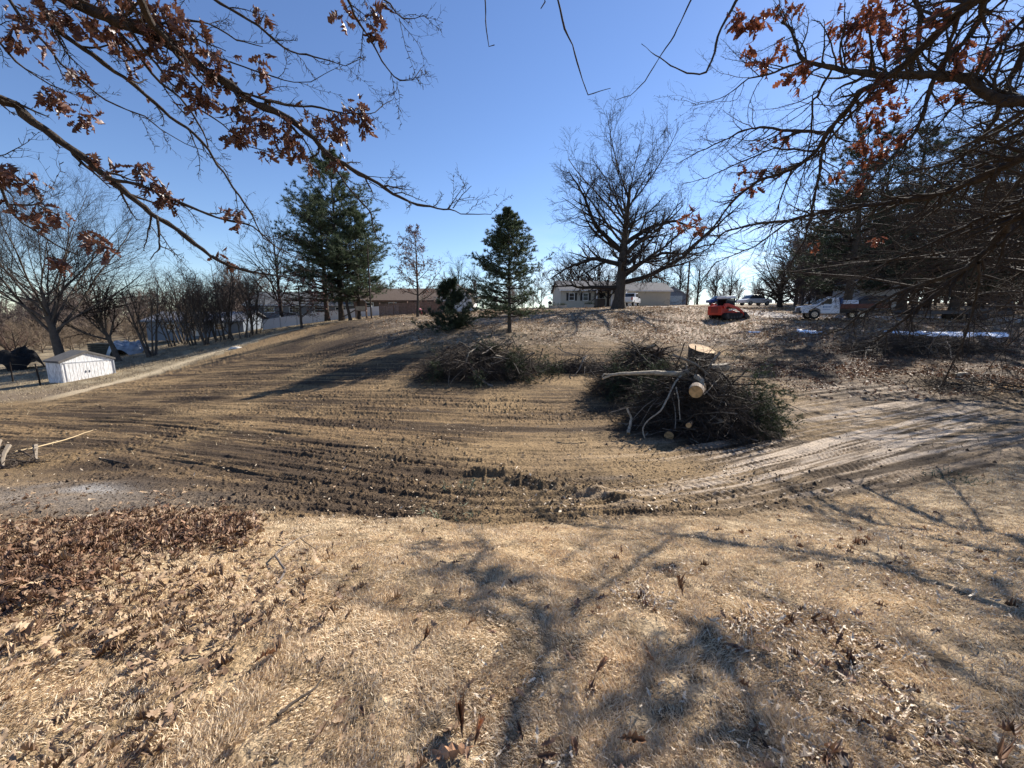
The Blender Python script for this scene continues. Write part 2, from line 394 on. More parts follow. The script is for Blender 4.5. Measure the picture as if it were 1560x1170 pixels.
def disp(x, y, z, zo):
    px, py, dep, s, lawn, path, beyond, bank, pale, n1 = zo
    r = np.hypot(x, y); fade = sstep(60, 25, r)
    dirt = (1 - lawn) * (1 - beyond) * (1 - bank * .8) * (1 - path)
    ridg = fbm(s * 3.2, x * .22, 4, 11) - .5
    fine = fbm(s * 9, x * .8, 3, 15) - .5
    cl = fbm(x * 15, y * 15, 3, 21); clod = np.clip(cl - .56, 0, 1)
    clz = np.clip(fbm(x * .5, y * .5 + s * .2, 3, 31) * 2.2 - .8, 0, 1)      # rough places
    h = dirt * (ridg * .15 + fine * .07 * (1 - pale * .5) + clod * .20 * (.25 + clz) * (1 - .7 * pale))
    # track prints: bars across narrow lanes
    near = sstep(16, 9, r)
    for s0, wd, x0, x1 in ((5.9, .17, 1.0, 9), (6.7, .17, .6, 9), (7.4, .18, 2.0, 11), (8.2, .18, -2, 10), (9.2, .16, -3, 9), (8.9, .17, 4, 12), (7.8, .18, 3, 12), (10.0, .2, 5, 13), (11.4, .2, 5, 13)):
        lane = (1 - sstep(wd, wd + .06, np.abs(s - s0 - .15 * np.sin(x * .6)))) * sstep(x0 - .5, x0 + .5, x) * (1 - sstep(x1 - .5, x1 + .5, x))
        bar = np.sin((x + .5 * np.abs(s - s0)) * 2 * np.pi / .17)
        h = h + lane * near * dirt * (np.clip(bar, -.4, .6) * (.026 + .016 * pale) - .012) * np.clip(fbm(x * .6 + s0 * 3, s * .8, 3, 33) * 3.4 - 1.2, 0, 1)
    # rut with crumbly rim
    rut = seg_dist(px, py, [(730, 722), (780, 728), (830, 740), (890, 752), (960, 764)], 2.2)
    h = h + dirt * (np.exp(-(rut / 13) ** 2) * .09 * (.5 + fbm(x * 9, y * 9, 2, 5)))
    h = h + lawn * ((fbm(x * 5, y * 5, 3, 41) - .5) * .05) + bank * (fbm(x * 2, y * 2, 3, 51) - .5) * .1
    # low mound of raked leaves
    h = h + .09 * pile_w(px, py, n1)
    return h * fade + (fbm(x * .25, y * .25, 3, 61) - .5) * .12 * sstep(8, 30, r)
def pile_w(px, py, n1):
    d = seg_dist(px, py, [(-250, 905), (0, 870), (150, 838), (300, 808), (380, 806)], 1.0)
    wd = np.interp(px, [-250, 0, 200, 340, 420], [75, 62, 48, 30, 14])
    return 1 - sstep(.15, 1.45, d / wd + (n1 - .5) * 1.7)
def ground_color(x, y, zo, h):
    px, py, dep, s, lawn, path, beyond, bank, pale, n1 = zo
    big = fbm(x * .35, y * .35, 4, 71); st = fbm(s * 2.6, x * .13, 5, 81); st2 = fbm(s * 9 + 3, x * .6, 4, 85)
    sp = fbm(x * 14, y * 14, 2, 91)
    t = np.clip((st - .36) * 2.8 + (st2 - .5) * 2.2, 0, 1)
    c = L3(np.broadcast_to(np.array([.062, .042, .026]), x.shape + (3,)), (.215, .143, .074), t)
    c = L3(c, (.30, .205, .105), np.clip((big - .52) * 3, 0, .7))
    c = L3(c, (.05, .036, .025), np.clip((.40 - sp) * 4, 0, .8))
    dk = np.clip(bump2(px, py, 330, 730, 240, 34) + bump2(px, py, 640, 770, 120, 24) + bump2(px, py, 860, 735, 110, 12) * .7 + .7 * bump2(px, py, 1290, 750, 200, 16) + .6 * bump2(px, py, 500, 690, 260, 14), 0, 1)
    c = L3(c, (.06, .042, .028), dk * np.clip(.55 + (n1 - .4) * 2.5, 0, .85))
    c = L3(c, (.43, .35, .27), pale * np.clip(.30 + (st2 - .5) * 4.5 + (st - .5) * 3.5, 0, 1))
    # bank: leaf strewn grass
    lf = fbm(x * 6, y * 6, 3, 101)
    bk = L3(np.broadcast_to(np.array([.15, .115, .075]), x.shape + (3,)), (.34, .26, .185), np.clip((lf - .42) * 4, 0, 1))
    pink = sstep(900, 1060, px)
    bk = L3(bk, (.47, .36, .27), pink * np.clip((lf - .45) * 4, 0, .8))
    c = c * (1 - bank[..., None]) + bk * bank[..., None]
    gr = L3(np.broadcast_to(np.array([.17, .13, .08]), x.shape + (3,)), (.31, .25, .16), np.clip((n1 - .35) * 3, 0, 1))
    gr = L3(gr, (.17, .125, .085), sstep(3.5, 1, np.abs(y - np.interp(x, [p[0] for p in PATH_W], [p[1] for p in PATH_W]) - 3)) * .8)
    c = c * (1 - beyond[..., None]) + gr * beyond[..., None]
    c = L3(c, (.54, .43, .28), path * .85 * sstep(20, 150, px))
    la = L3(np.broadcast_to(np.array([.16, .112, .065]), x.shape + (3,)), (.43, .33, .21), np.clip((fbm(x * 9, y * 9, 3, 111) - .3) * 2.2, 0, 1))
    la = L3(la, (.42, .29, .155), np.clip((big - .5) * 2.5, 0, .6))
    c = c * (1 - lawn[..., None]) + la * lawn[..., None]
    # grey ash and wood dust left on the soil, sawdust spots
    ash = np.clip(bump2(px, py, 130, 748, 60, 9) + .8 * bump2(px, py, 40, 765, 40, 7), 0, 1) * np.clip((n1 - .35) * 4, 0, 1)
    c = L3(c, (.36, .35, .335), ash * .8)
    grey = np.clip(bump2(px, py, 90, 765, 230, 26), 0, 1); c = L3(c, (.20, .175, .15), grey * .6)
    c = L3(c, (.52, .31, .14), np.clip(bump2(px, py, 1400, 556, 45, 6) + bump2(px, py, 1540, 590, 50, 8), 0, 1) * np.clip((sp - .3) * 3, 0, .85))
    c = L3(c, (.12, .075, .045), pile_w(px, py, n1) ** 1.5 * .85)
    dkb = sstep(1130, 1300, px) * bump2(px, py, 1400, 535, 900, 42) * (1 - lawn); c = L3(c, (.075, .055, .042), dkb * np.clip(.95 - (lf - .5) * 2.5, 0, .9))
    far = sstep(60, 140, np.hypot(x, y)); c = L3(c, (.20, .15, .09), far * .8)
    return c
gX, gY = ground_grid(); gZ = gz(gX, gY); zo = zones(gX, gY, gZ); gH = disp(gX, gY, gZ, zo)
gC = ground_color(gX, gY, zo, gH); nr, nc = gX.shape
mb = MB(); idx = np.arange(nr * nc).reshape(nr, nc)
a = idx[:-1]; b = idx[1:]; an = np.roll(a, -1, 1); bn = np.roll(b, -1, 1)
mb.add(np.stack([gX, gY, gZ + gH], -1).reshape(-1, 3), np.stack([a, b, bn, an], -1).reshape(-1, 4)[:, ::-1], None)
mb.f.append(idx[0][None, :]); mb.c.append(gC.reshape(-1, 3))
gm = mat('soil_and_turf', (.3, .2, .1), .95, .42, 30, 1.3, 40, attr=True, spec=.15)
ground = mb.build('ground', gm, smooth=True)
ground.data.flip_normals() if ground.data.polygons[5000].normal.z < 0 else None
tag(ground, kind='structure')
def gtop(x, y):
    "ground height with its fine relief"
    x = np.asarray(x, float); y = np.asarray(y, float); z = gz(x, y); return z + disp(x, y, z, zones(x, y, z))

# ---- straw coloured lawn, blades near the viewer
def lawn_blades(n, ymax):
    u = rs.rand(n); r = .55 * (ymax / .55) ** (u ** .85); az = R_(-66) + R_(132) * rs.rand(n)
    x = r * np.sin(az); y = r * np.cos(az); z = gz(x, y); zo_ = zones(x, y, z)
    keep = rs.rand(n) < zo_[4] * (1 - pile_w(zo_[0], zo_[1], zo_[9]) * .9) * np.clip(.12 + 2.6 * (fbm(x * 5, y * 5, 4, 111) - .30), .06, 1)
    x, y, z, r = x[keep], y[keep], z[keep], r[keep]; zo_ = [q[keep] for q in zo_]
    z = z + disp(x, y, z, zo_); n = len(x)
    base = np.stack([x, y, z - .004], 1)
    h = (.013 + .025 * rs.rand(n, 1) * (.4 + 1.2 * fbm(x * 4, y * 4, 3, 171)[:, None])) * (1 + .03 * r[:, None]); wd = (.0016 + .0016 * rs.rand(n, 1)) * (1 + .28 * r[:, None])
    cf = fbm(x * 3, y * 3, 3, 141); la_ = 2 * np.pi * (fbm(x * 2.2, y * 2.2, 2, 151) * 2 + rs.rand(n) * .55)
    lean = np.stack([np.cos(la_), np.sin(la_), 0 * la_], 1) * (.5 + 1.2 * rs.rand(n, 1))
    d1 = norm(np.array([0, 0, 1.]) + lean * .55); d2 = norm(np.array([0, 0, .55]) + lean * 1.25)
    s = norm(np.cross(d1, rs.randn(n, 3))); mid = base + d1 * h * .55; tip = mid + d2 * h * .6
    v = np.stack([base - s * wd * .5, base + s * wd * .5, mid + s * wd * .45, mid - s * wd * .45, tip], 1).reshape(-1, 3)
    k = np.arange(n)[:, None] * 5
    m_ = MB()
    t = rs.rand(n, 1); c = np.array([.82, .67, .48]) * (1 - t) + np.array([.49, .36, .215]) * t
    c = c * (1 - .35 * np.clip((cf[:, None] - .5) * 4, 0, 1)) + np.array([.64, .44, .24]) * .35 * np.clip((cf[:, None] - .5) * 4, 0, 1)
    c = np.where(rs.rand(n, 1) < .10, np.array([.86, .76, .58]), c)
    m_.add(v, k + np.array([[0, 1, 2, 3]])); m_.f.append(k + np.array([[3, 2, 4]])); m_.c.append(np.repeat(c, 5, 0))
    return m_
tag(lawn_blades(880000, 13.5).build('dry_grass', grass_m), 'short straw coloured dormant grass of the near lawn', 'grass', kind='stuff')

# ---- fallen leaves
def leaf_cols(n, kind):
    t = rs.rand(n, 1); a = {'brown': ((.30, .17, .10), (.055, .03, .02)), 'tan': ((.48, .34, .21), (.13, .07, .04)), 'pale': ((.80, .68, .51), (.36, .24, .14))}[kind]
    return np.array(a[0]) * (1 - t) + np.array(a[1]) * t
def scatter_leaves(m_, n, fn, size, kind, tmpl, lift=.012, rng=(.8, 9), hgt=None, slim=1):
    r = rng[0] * (rng[1] / rng[0]) ** rs.rand(n); az = R_(-64) + R_(128) * rs.rand(n); x = r * np.sin(az); y = r * np.cos(az)
    z = gz(x, y); zo_ = zones(x, y, z); keep = rs.rand(n) < fn(x, y, zo_)
    x, y, z, r = x[keep], y[keep], z[keep], r[keep]; zo_ = [q[keep] for q in zo_]; z = z + disp(x, y, z, zo_)
    n = len(x)
    if hgt is not None: z = z + hgt * rs.rand(n) ** 1.5
    q = np.stack([x, y, z + lift + .02 * rs.rand(n)], 1); d = rs.randn(n, 3) * np.array([1, 1, .18])
    leaves(m_, q, d, size * (.6 + .7 * rs.rand(n)), tmpl, 1.3, leaf_cols(n, kind), slim=slim, nrm=norm(rs.randn(n, 3) * .32 + np.array([0, 0, 1])))
clump = lambda x, y, sc, th, s: np.clip((fbm(x * sc, y * sc, 3, s) - th) * 8, 0, 1)
m_ = MB()
scatter_leaves(m_, 130000, lambda x, y, q: pile_w(q[0], q[1], q[9]) ** 1.3 * (.30 + .7 * clump(x, y, 1.6, .38, 205)), .075, 'brown', LT_FULL, .0, (2.2, 9.5), .05)
scatter_leaves(m_, 60000, lambda x, y, q: np.maximum(pile_w(q[0], q[1], q[9]) ** .7 * .5, .30 * q[4] * np.clip(bump2(q[0], q[1], 60, 900, 420, 105) * 1.2 - .25, 0, 1) * clump(x, y, 1.2, .42, 207)), .075, 'tan', LT_FULL, .01, (2.2, 9.5), .06)
tag(m_.build('leaf_pile', litter_m), 'low mound of dark raked oak leaves at the left edge of the lawn', 'leaf pile', kind='stuff')
m_ = MB()
def litter_left(x, y, q): return q[4] * (q[0] < 760) * (.012 + .30 * clump(x, y, 1.3, .52, 201) * sstep(640, 100, q[0]) + .35 * bump2(q[0], q[1], 40, 960, 230, 60) * clump(x, y, 2, .45, 203))
scatter_leaves(m_, 26000, litter_left, .070, 'tan', LT_FULL, .012, (1.1, 7))
def litter_right(x, y, q):
    band = np.clip(bump2(q[0], q[1], 1020, 905, 60, 28) + bump2(q[0], q[1], 1180, 960, 90, 28) + bump2(q[0], q[1], 1300, 1010, 80, 30) + bump2(q[0], q[1], 1400, 1090, 70, 45), 0, 1)
    return q[4] * (q[0] > 700) * (.014 + .9 * band * clump(x, y, 2.5, .40, 215) + .20 * sstep(1000, 1500, q[0]) * clump(x, y, 1.6, .48, 211) + .22 * sstep(1050, 1300, q[0]) * sstep(1000, 880, q[1]) * clump(x, y, 3, .42, 219))
scatter_leaves(m_, 110000, litter_right, .052, 'pale', LT_FULL, .014, (1.1, 13.5), slim=.5)
scatter_leaves(m_, 9000, litter_right, .075, 'brown', LT_FULL, .012, (1.1, 13.5))
scatter_leaves(m_, 9000, lambda x, y, q: (1 - q[4]) * .35 * (.2 + clump(x, y, .7, .5, 221)), .06, 'pale', LT_LOW, .0, (5, 22))
tag(m_.build('leaf_litter', litter_m), 'curled dead oak leaves strewn over the grass', 'leaves', kind='stuff')
m_ = MB()
n = 90000; px_ = rs.uniform(560, 1560, n); d_ = rs.uniform(24, 52, n); xx = (px_ - 780) / FPX * d_; zz = gz(xx, d_); q_ = zones(xx, d_, zz)
kp = rs.rand(n) < np.clip(q_[7] * 1.0, 0, 1) * (.25 + .75 * clump(xx, d_, .5, .42, 231)) * np.where(q_[0] > 930, 1, .45); xx, d_, zz = xx[kp], d_[kp], zz[kp]
zz = zz + disp(xx, d_, zz, [q[kp] for q in q_])
leaves(m_, np.stack([xx, d_, zz + .03], 1), rs.randn(len(xx), 3) * np.array([1, 1, .3]), .15 * (.6 + .8 * rs.rand(len(xx))), LT_LOW, 1.2, leaf_cols(len(xx), 'tan') * 1.25, nrm=norm(rs.randn(len(xx), 3) * .6 + np.array([0, 0, 1])))
n = 90000; px_ = rs.uniform(1020, 1640, n); d_ = rs.uniform(12.5, 34, n); xx = (px_ - 780) / FPX * d_; zz = gz(xx, d_); q_ = zones(xx, d_, zz)
kp = rs.rand(n) < (1 - q_[4]) * (1 - .9 * q_[8]) * sstep(1040, 1250, q_[0]) * sstep(620, 570, q_[1]) * .65 * (.15 + .85 * clump(xx, d_, .7, .45, 233)); xx, d_, zz = xx[kp], d_[kp], zz[kp]
zz = zz + disp(xx, d_, zz, [q[kp] for q in q_])
leaves(m_, np.stack([xx, d_, zz + .02], 1), rs.randn(len(xx), 3) * np.array([1, 1, .3]), .12 * (.6 + .8 * rs.rand(len(xx))), LT_LOW, 1.2, leaf_cols(len(xx), 'brown') * 1.25, nrm=norm(rs.randn(len(xx), 3) * .6 + np.array([0, 0, 1])))
tag(m_.build('slope_leaf_litter', litter_m), 'pale dead leaves covering the far slope below the road', 'leaves', kind='stuff')

# ---- clods of soil and bark chips over the clearing
def lumps(n, sz, fn, rng):
    r = rng[0] * (rng[1] / rng[0]) ** rs.rand(n); az = R_(-60) + R_(120) * rs.rand(n); x = r * np.sin(az); y = r * np.cos(az)
    z = gz(x, y); q = zones(x, y, z); kp = rs.rand(n) < (1 - q[4]) * (1 - q[6]) * (1 - q[5]) * (1 - q[7] * .8) * fn(x, y, q); x, y, z = x[kp], y[kp], z[kp]
    z = z + disp(x, y, z, [t[kp] for t in q]); n = len(x)
    oc = np.array([(1,0,0),(0,1,0),(-1,0,0),(0,-1,0),(0,0,1),(0,0,-.6)], float); fc = np.array([(0,1,4),(1,2,4),(2,3,4),(3,0,4),(1,0,5),(2,1,5),(3,2,5),(0,3,5)])
    s = sz * (.4 + 1.2 * rs.rand(n, 1, 1) ** 2); v = oc[None] * s * (.6 + .7 * rs.rand(n, 6, 3)) ; a_ = rs.rand(n) * 6.28
    v = np.stack([v[..., 0] * np.cos(a_)[:, None] - v[..., 1] * np.sin(a_)[:, None], v[..., 0] * np.sin(a_)[:, None] + v[..., 1] * np.cos(a_)[:, None], v[..., 2]], -1) + np.stack([x, y, z + sz * .1], 1)[:, None]
    return v.reshape(-1, 3), (fc[None] + (np.arange(n) * 6)[:, None, None]).reshape(-1, 3)
m_ = MB()
rough = lambda x, y, q: np.clip(.06 + clump(x, y, .8, .5, 251) * .5 + bump2(q[0], q[1], 400, 745, 330, 30) + bump2(q[0], q[1], 860, 740, 110, 14) + .6 * bump2(q[0], q[1], 1200, 775, 220, 14), 0, 1)
m_.add(*lumps(50000, .012, rough, (4.5, 20))); m_.add(*lumps(900, .035, rough, (5, 26)))
tag(m_.build('soil_clods', mat('clod', (.075, .052, .034), .95, .3, 12, rnd=.5), smooth=None), 'crumbly dark clods of turned soil across the clearing', 'soil', kind='stuff')

# ---- rough dead grass and stalks beyond the clearing
n = 190000; r_ = 11 * (62 / 11) ** rs.rand(n); a_ = R_(-62) + R_(124) * rs.rand(n); xx = r_ * np.sin(a_); yy = r_ * np.cos(a_); zz = gz(xx, yy); q_ = zones(xx, yy, zz)
kp = rs.rand(n) < np.clip(q_[6] + .55 * q_[7] + .03, 0, 1) * (1 - q_[5]) * (.25 + .75 * clump(xx, yy, .6, .42, 301)); xx, yy, zz, r_ = xx[kp], yy[kp], zz[kp], r_[kp]
m_ = MB(); sc_ = .5 + r_[:, None] / 30; zz = zz + disp(xx, yy, zz, [q[kp] for q in q_]); q = np.stack([xx, yy, zz], 1); dd_ = norm(rs.randn(len(xx), 3) * .6 + [0, 0, 1]); s_ = norm(np.cross(dd_, rs.randn(len(xx), 3))) * (.010 * sc_)
v_ = np.stack([q - s_, q + s_, q + dd_ * (.05 + .09 * rs.rand(len(xx), 1)) * (.6 + .4 * sc_)], 1).reshape(-1, 3); t_ = rs.rand(len(xx), 1)
m_.add(v_, np.arange(len(v_)).reshape(-1, 3), np.repeat(np.array([.46, .37, .24]) * (1 - t_) + np.array([.16, .12, .08]) * t_, 3, 0))
tag(m_.build('rough_grass', grass_m), 'rough dead grass and stalks beyond the clearing', 'grass', kind='stuff')
# ------------------------------------------------------------------ trees
def root_loc(px, d): x, y, z = at(px, d); return (x, y, z - .05)
def line(p0, p1, n, wob=.03):
    p0, p1 = np.array(p0, float), np.array(p1, float); t = np.linspace(0, 1, n)[:, None]
    L = np.linalg.norm(p1 - p0); q = p0 + (p1 - p0) * t; w_ = rs.randn(n, 3) * wob * L / 4; w_[0] = 0
    return q + np.cumsum(w_, 0) * .5
def trunk_pl(h, r, n=10, lean=(0, 0), wob=.03, flare=1.5):
    q = line((0, 0, -.2), (lean[0], lean[1], h), n, wob); t = np.linspace(0, 1, n)
    rd = r * (1 - .80 * t); rd[0] *= flare; rd[1] *= 1.05
    return q[None], rd[None]
def bare_tree(name, h, r, spec, trunk_mat=bark_far, crown_mat=bark_far, leafspec=None, parent=None, lean=(0, 0), wob=.03, k0=9, split=1, multi=None, loc=(0, 0, 0)):
    """spec: list of dicts for grow(); levels < split go into the trunk mesh"""
    tm, cm = MB(), MB()
    if multi:
        Ps, Rs = [], []
        for i in range(multi[0]):
            a_ = rs.rand() * 6.28; l_ = multi[1] * (.4 + .8 * rs.rand()) * h
            p_, q_ = trunk_pl(h * (.6 + .4 * rs.rand()), r * (.6 + .5 * rs.rand()), 10, (l_ * math.cos(a_), l_ * math.sin(a_)), wob)
            off = np.array([math.cos(a_), math.sin(a_), 0]) * multi[2] * rs.rand(); Ps.append(p_ + off); Rs.append(q_)
        Pt, Rd = np.concatenate(Ps), np.concatenate(Rs)
    else: Pt, Rd = trunk_pl(h, r, 12, lean, wob)
    tubes(tm, Pt, Rd, k0); last = (Pt, Rd)
    for i, s in enumerate(spec):
        s = dict(s); k_ = s.pop('k', 4 if i < 1 else 3); src = last
        last = grow(*src, **s)
        tubes(tm if i < split else cm, *last, k_)
        if 'also' in s: pass
    out = [tm.build('trunk', trunk_mat, parent, smooth=True), cm.build('crown', crown_mat, parent)]
    if leafspec:
        n, size, m_, tm_ = leafspec
        t = rs.rand(len(last[0]), n); q, T, _ = sample(*last, t); lb = MB()
        q = q.reshape(-1, 3); T = T.reshape(-1, 3)
        leaves(lb, q, norm(T * .4 + rs.randn(len(q), 3) * .7 + np.array([0, 0, -.6])), size * (.7 + .6 * rs.rand(len(q))), tm_, 1.0)
        out.append(lb.build('leaves', m_, parent))
    return out

# big spreading shade tree in the middle distance
def vase(h, r, limbs, tw=1.0, ang=(28, 62), up=.06):
    return [dict(m=limbs, t0=.28, t1=.97, ang=ang, ang2=(16, 48), lenf=.62, n=9, wander=.09, up=up, rf=.42, fall=.10, rmin=.02, k=6),
            dict(m=int(9 * tw), t0=.15, ang=(28, 60), lenf=.48, n=7, wander=.14, up=.05, rf=.6, fall=.4, rmin=.014, k=4),
            dict(m=int(8 * tw), t0=.1, ang=(25, 60), lenf=.48, n=5, wander=.17, up=.03, rf=.6, fall=.3, rmin=.015, k=3),
            dict(m=int(6 * tw), t0=.1, ang=(25, 60), lenf=.50, n=4, wander=.2, up=.02, rf=.7, fall=.3, rmin=.011, k=3)]
S0 = thing('big_shade_tree', 'tallest bare broad-crowned tree with thick dark trunk beside the white pickup', 'tree', root_loc(942, 46))
bare_tree('t', 13.3, .66, vase(17, .8, 28, 1.0, (60, 84)), bark, bark_far, None, S0, k0=14, lean=(.6, 0), wob=.02)
lim = MB(); LP_ = [((0, 0, 2.9), (3, -.6, 3.6), (6.5, -1, 5.6), (10, -1, 8.8), (13, 0, 11.6)), ((0, 0, 2.4), (-3, .4, 2.6), (-6, .2, 2.9), (-8.3, -.4, 2.7)), ((0, 0, 3.4), (2.6, .6, 5.2), (5.2, 1.4, 6.4), (8.2, 2, 6.4), (10.5, 2, 6.0)), ((0, 0, 5), (-2.6, 1, 5.8), (-5, 1.6, 5.2), (-7.6, 1.6, 3.7)), ((0, 0, 6.5), (-3, -.5, 9), (-5, -1, 12.8), (-6.5, -1, 14.6)), ((0,0,7),(3,0,9),(6,.5,10.2),(9.3,.5,9.4))]
LPt = np.stack([resample(l, 14) + np.cumsum(rs.randn(14, 3) * .10, 0) * np.linspace(0, 1, 14)[:, None] for l in LP_]); LRd = np.stack([np.linspace(.30, .05, 14)] * len(LP_))
tubes(lim, LPt, LRd, 7); a1 = grow(LPt, LRd, 16, .15, 1, (30, 65), .30, 7, .15, .06, .6, .35, .015); tubes(lim, *a1, 4)
a2 = grow(*a1, 9, .1, 1, (25, 60), .45, 5, .18, .02, .6, .3, .010); tubes(lim, *a2, 3); a3 = grow(*a2, 5, .1, 1, (25, 60), .5, 4, .2, 0, .6, .3, .007); tubes(lim, *a3, 3)
lim.build('limb', bark_far, S0, smooth=True)

# left: open vase tree behind the shed
S1 = thing('spreading_bare_tree', 'large bare tree with fan of fine ascending limbs rising behind the white shed', 'tree', root_loc(98, 34))
bare_tree('t', 7.0, .42, [dict(m=20, t0=.42, ang=(14, 62), lenf=1.65, n=9, wander=.06, up=.035, rf=.44, fall=.25, rmin=.02, k=6),
    dict(m=14, t0=.2, ang=(16, 42), lenf=.45, n=7, wander=.08, up=.04, rf=.5, fall=.4, rmin=.012, k=4),
    dict(m=10, t0=.1, ang=(20, 46), lenf=.46, n=5, wander=.11, up=.02, rf=.6, fall=.3, rmin=.009, k=3),
    dict(m=6, t0=.1, ang=(20, 50), lenf=.5, n=4, wander=.15, up=.02, rf=.6, fall=.3, rmin=.006, k=3)], bark_grey, bark_far, None, S1, lean=(-.7, 0))
S2 = thing('small_bare_tree', 'smaller leaning bare tree beside the tarp covered stack', 'tree', root_loc(182, 37))
bare_tree('t', 4.4, .26, [dict(m=14, t0=.45, ang=(18, 60), lenf=1.2, n=8, wander=.10, up=.06, rf=.6, fall=.25, rmin=.015, k=5),
    dict(m=10, t0=.15, ang=(20, 50), lenf=.45, n=6, wander=.13, up=.04, rf=.6, fall=.4, rmin=.01, k=3),
    dict(m=8, t0=.1, ang=(20, 55), lenf=.48, n=5, wander=.15, up=.02, rf=.6, fall=.3, rmin=.007, k=3)], bark_grey, bark_far, None, S2, lean=(-1.4, 0))
S3 = thing('twin_stem_tree', 'thin pale stemmed bare tree forking low, right of the leaning tree', 'tree', root_loc(232, 38))
bare_tree('t', 8.0, .13, [dict(m=12, t0=.3, ang=(18, 45), lenf=.4, n=7, wander=.10, up=.06, rf=.6, fall=.3, rmin=.012, k=4),
    dict(m=8, t0=.15, ang=(20, 50), lenf=.45, n=5, wander=.13, up=.04, rf=.6, fall=.4, rmin=.008, k=3)], bark_grey, bark_far, None, S3, multi=(4, .22, .4))
# thicket shrubs
def shrub_spec(): return [dict(m=12, t0=.2, ang=(18, 50), lenf=.42, n=7, wander=.12, up=.05, rf=.6, fall=.3, rmin=.012, k=4),
    dict(m=8, t0=.1, ang=(20, 55), lenf=.45, n=5, wander=.15, up=.03, rf=.6, fall=.4, rmin=.008, k=3), dict(m=4, t0=.1, ang=(20, 55), lenf=.5, n=4, wander=.15, up=.03, rf=.6, fall=.4, rmin=.007, k=3)]
TH = thing('thicket_shrub', 'bare many stemmed shrub in the dense dark thicket left of the white fence', 'shrub', root_loc(300, 43), group='bare shrubs of the thicket')
bare_tree('t', 7.4, .085, shrub_spec(), bark_grey, mat('thicket_twig', (.07, .055, .045), .95, spec=.1), None, TH, multi=(6, .30, .9))
for i, (px, d, sc) in enumerate([(268, 45, 1.0), (322, 42, 1.08), (345, 45, 1.2), (368, 43, 1.02), (385, 46, .95), (285, 48, 1.2)]):
    dup(TH, root_loc(px, d), i * 1.3, sc)
FS = thing('round_bare_shrub', 'low round bare tree with reddish twigs at the far left edge beyond the tarp heap', 'shrub', root_loc(28, 45))
bare_tree('t', 4.0, .12, shrub_spec(), bark_far, mat('red_twig', (.12, .07, .055), .9), None, FS, multi=(4, .3, .3))
# brown-leaved small oaks
oakspec = lambda: [dict(m=26, t0=.18, ang=(50, 80), lenf=.42, n=7, wander=.10, up=.07, rf=.5, fall=.65, rmin=.015, k=4),
    dict(m=9, t0=.15, ang=(30, 60), lenf=.42, n=5, wander=.14, up=.02, rf=.6, fall=.3, rmin=.01, k=3), dict(m=5, t0=.1, ang=(30, 60), lenf=.5, n=4, wander=.16, up=.02, rf=.6, fall=.3, rmin=.008, k=3)]
S4 = thing('young_brown_oak', 'slender young oak holding brown leaves against the sky, right of the tall pines', 'tree', root_loc(637, 41))
bare_tree('t', 8.6, .15, oakspec(), bark, bark_far, (2, .17, leaf_brown, LT_LOW), S4)
S5 = thing('low_russet_oak', 'low oak with drooping russet leaves standing in front of the white fence', 'tree', root_loc(460, 44))
bare_tree('t', 5.6, .16, [dict(m=24, t0=.22, ang=(60, 95), lenf=.72, n=7, wander=.12, up=-.01, rf=.5, fall=.5, rmin=.015, k=4),
    dict(m=8, t0=.15, ang=(30, 60), lenf=.42, n=5, wander=.14, up=-.03, rf=.6, fall=.3, rmin=.01, k=3), dict(m=5, t0=.1, ang=(30, 60), lenf=.5, n=4, wander=.16, up=.0, rf=.6, fall=.3, rmin=.008, k=3)], bark, bark_far, (2, .15, mat('russet_leaf', (.17, .075, .055), .6, rnd=.5), LT_LOW), S5)

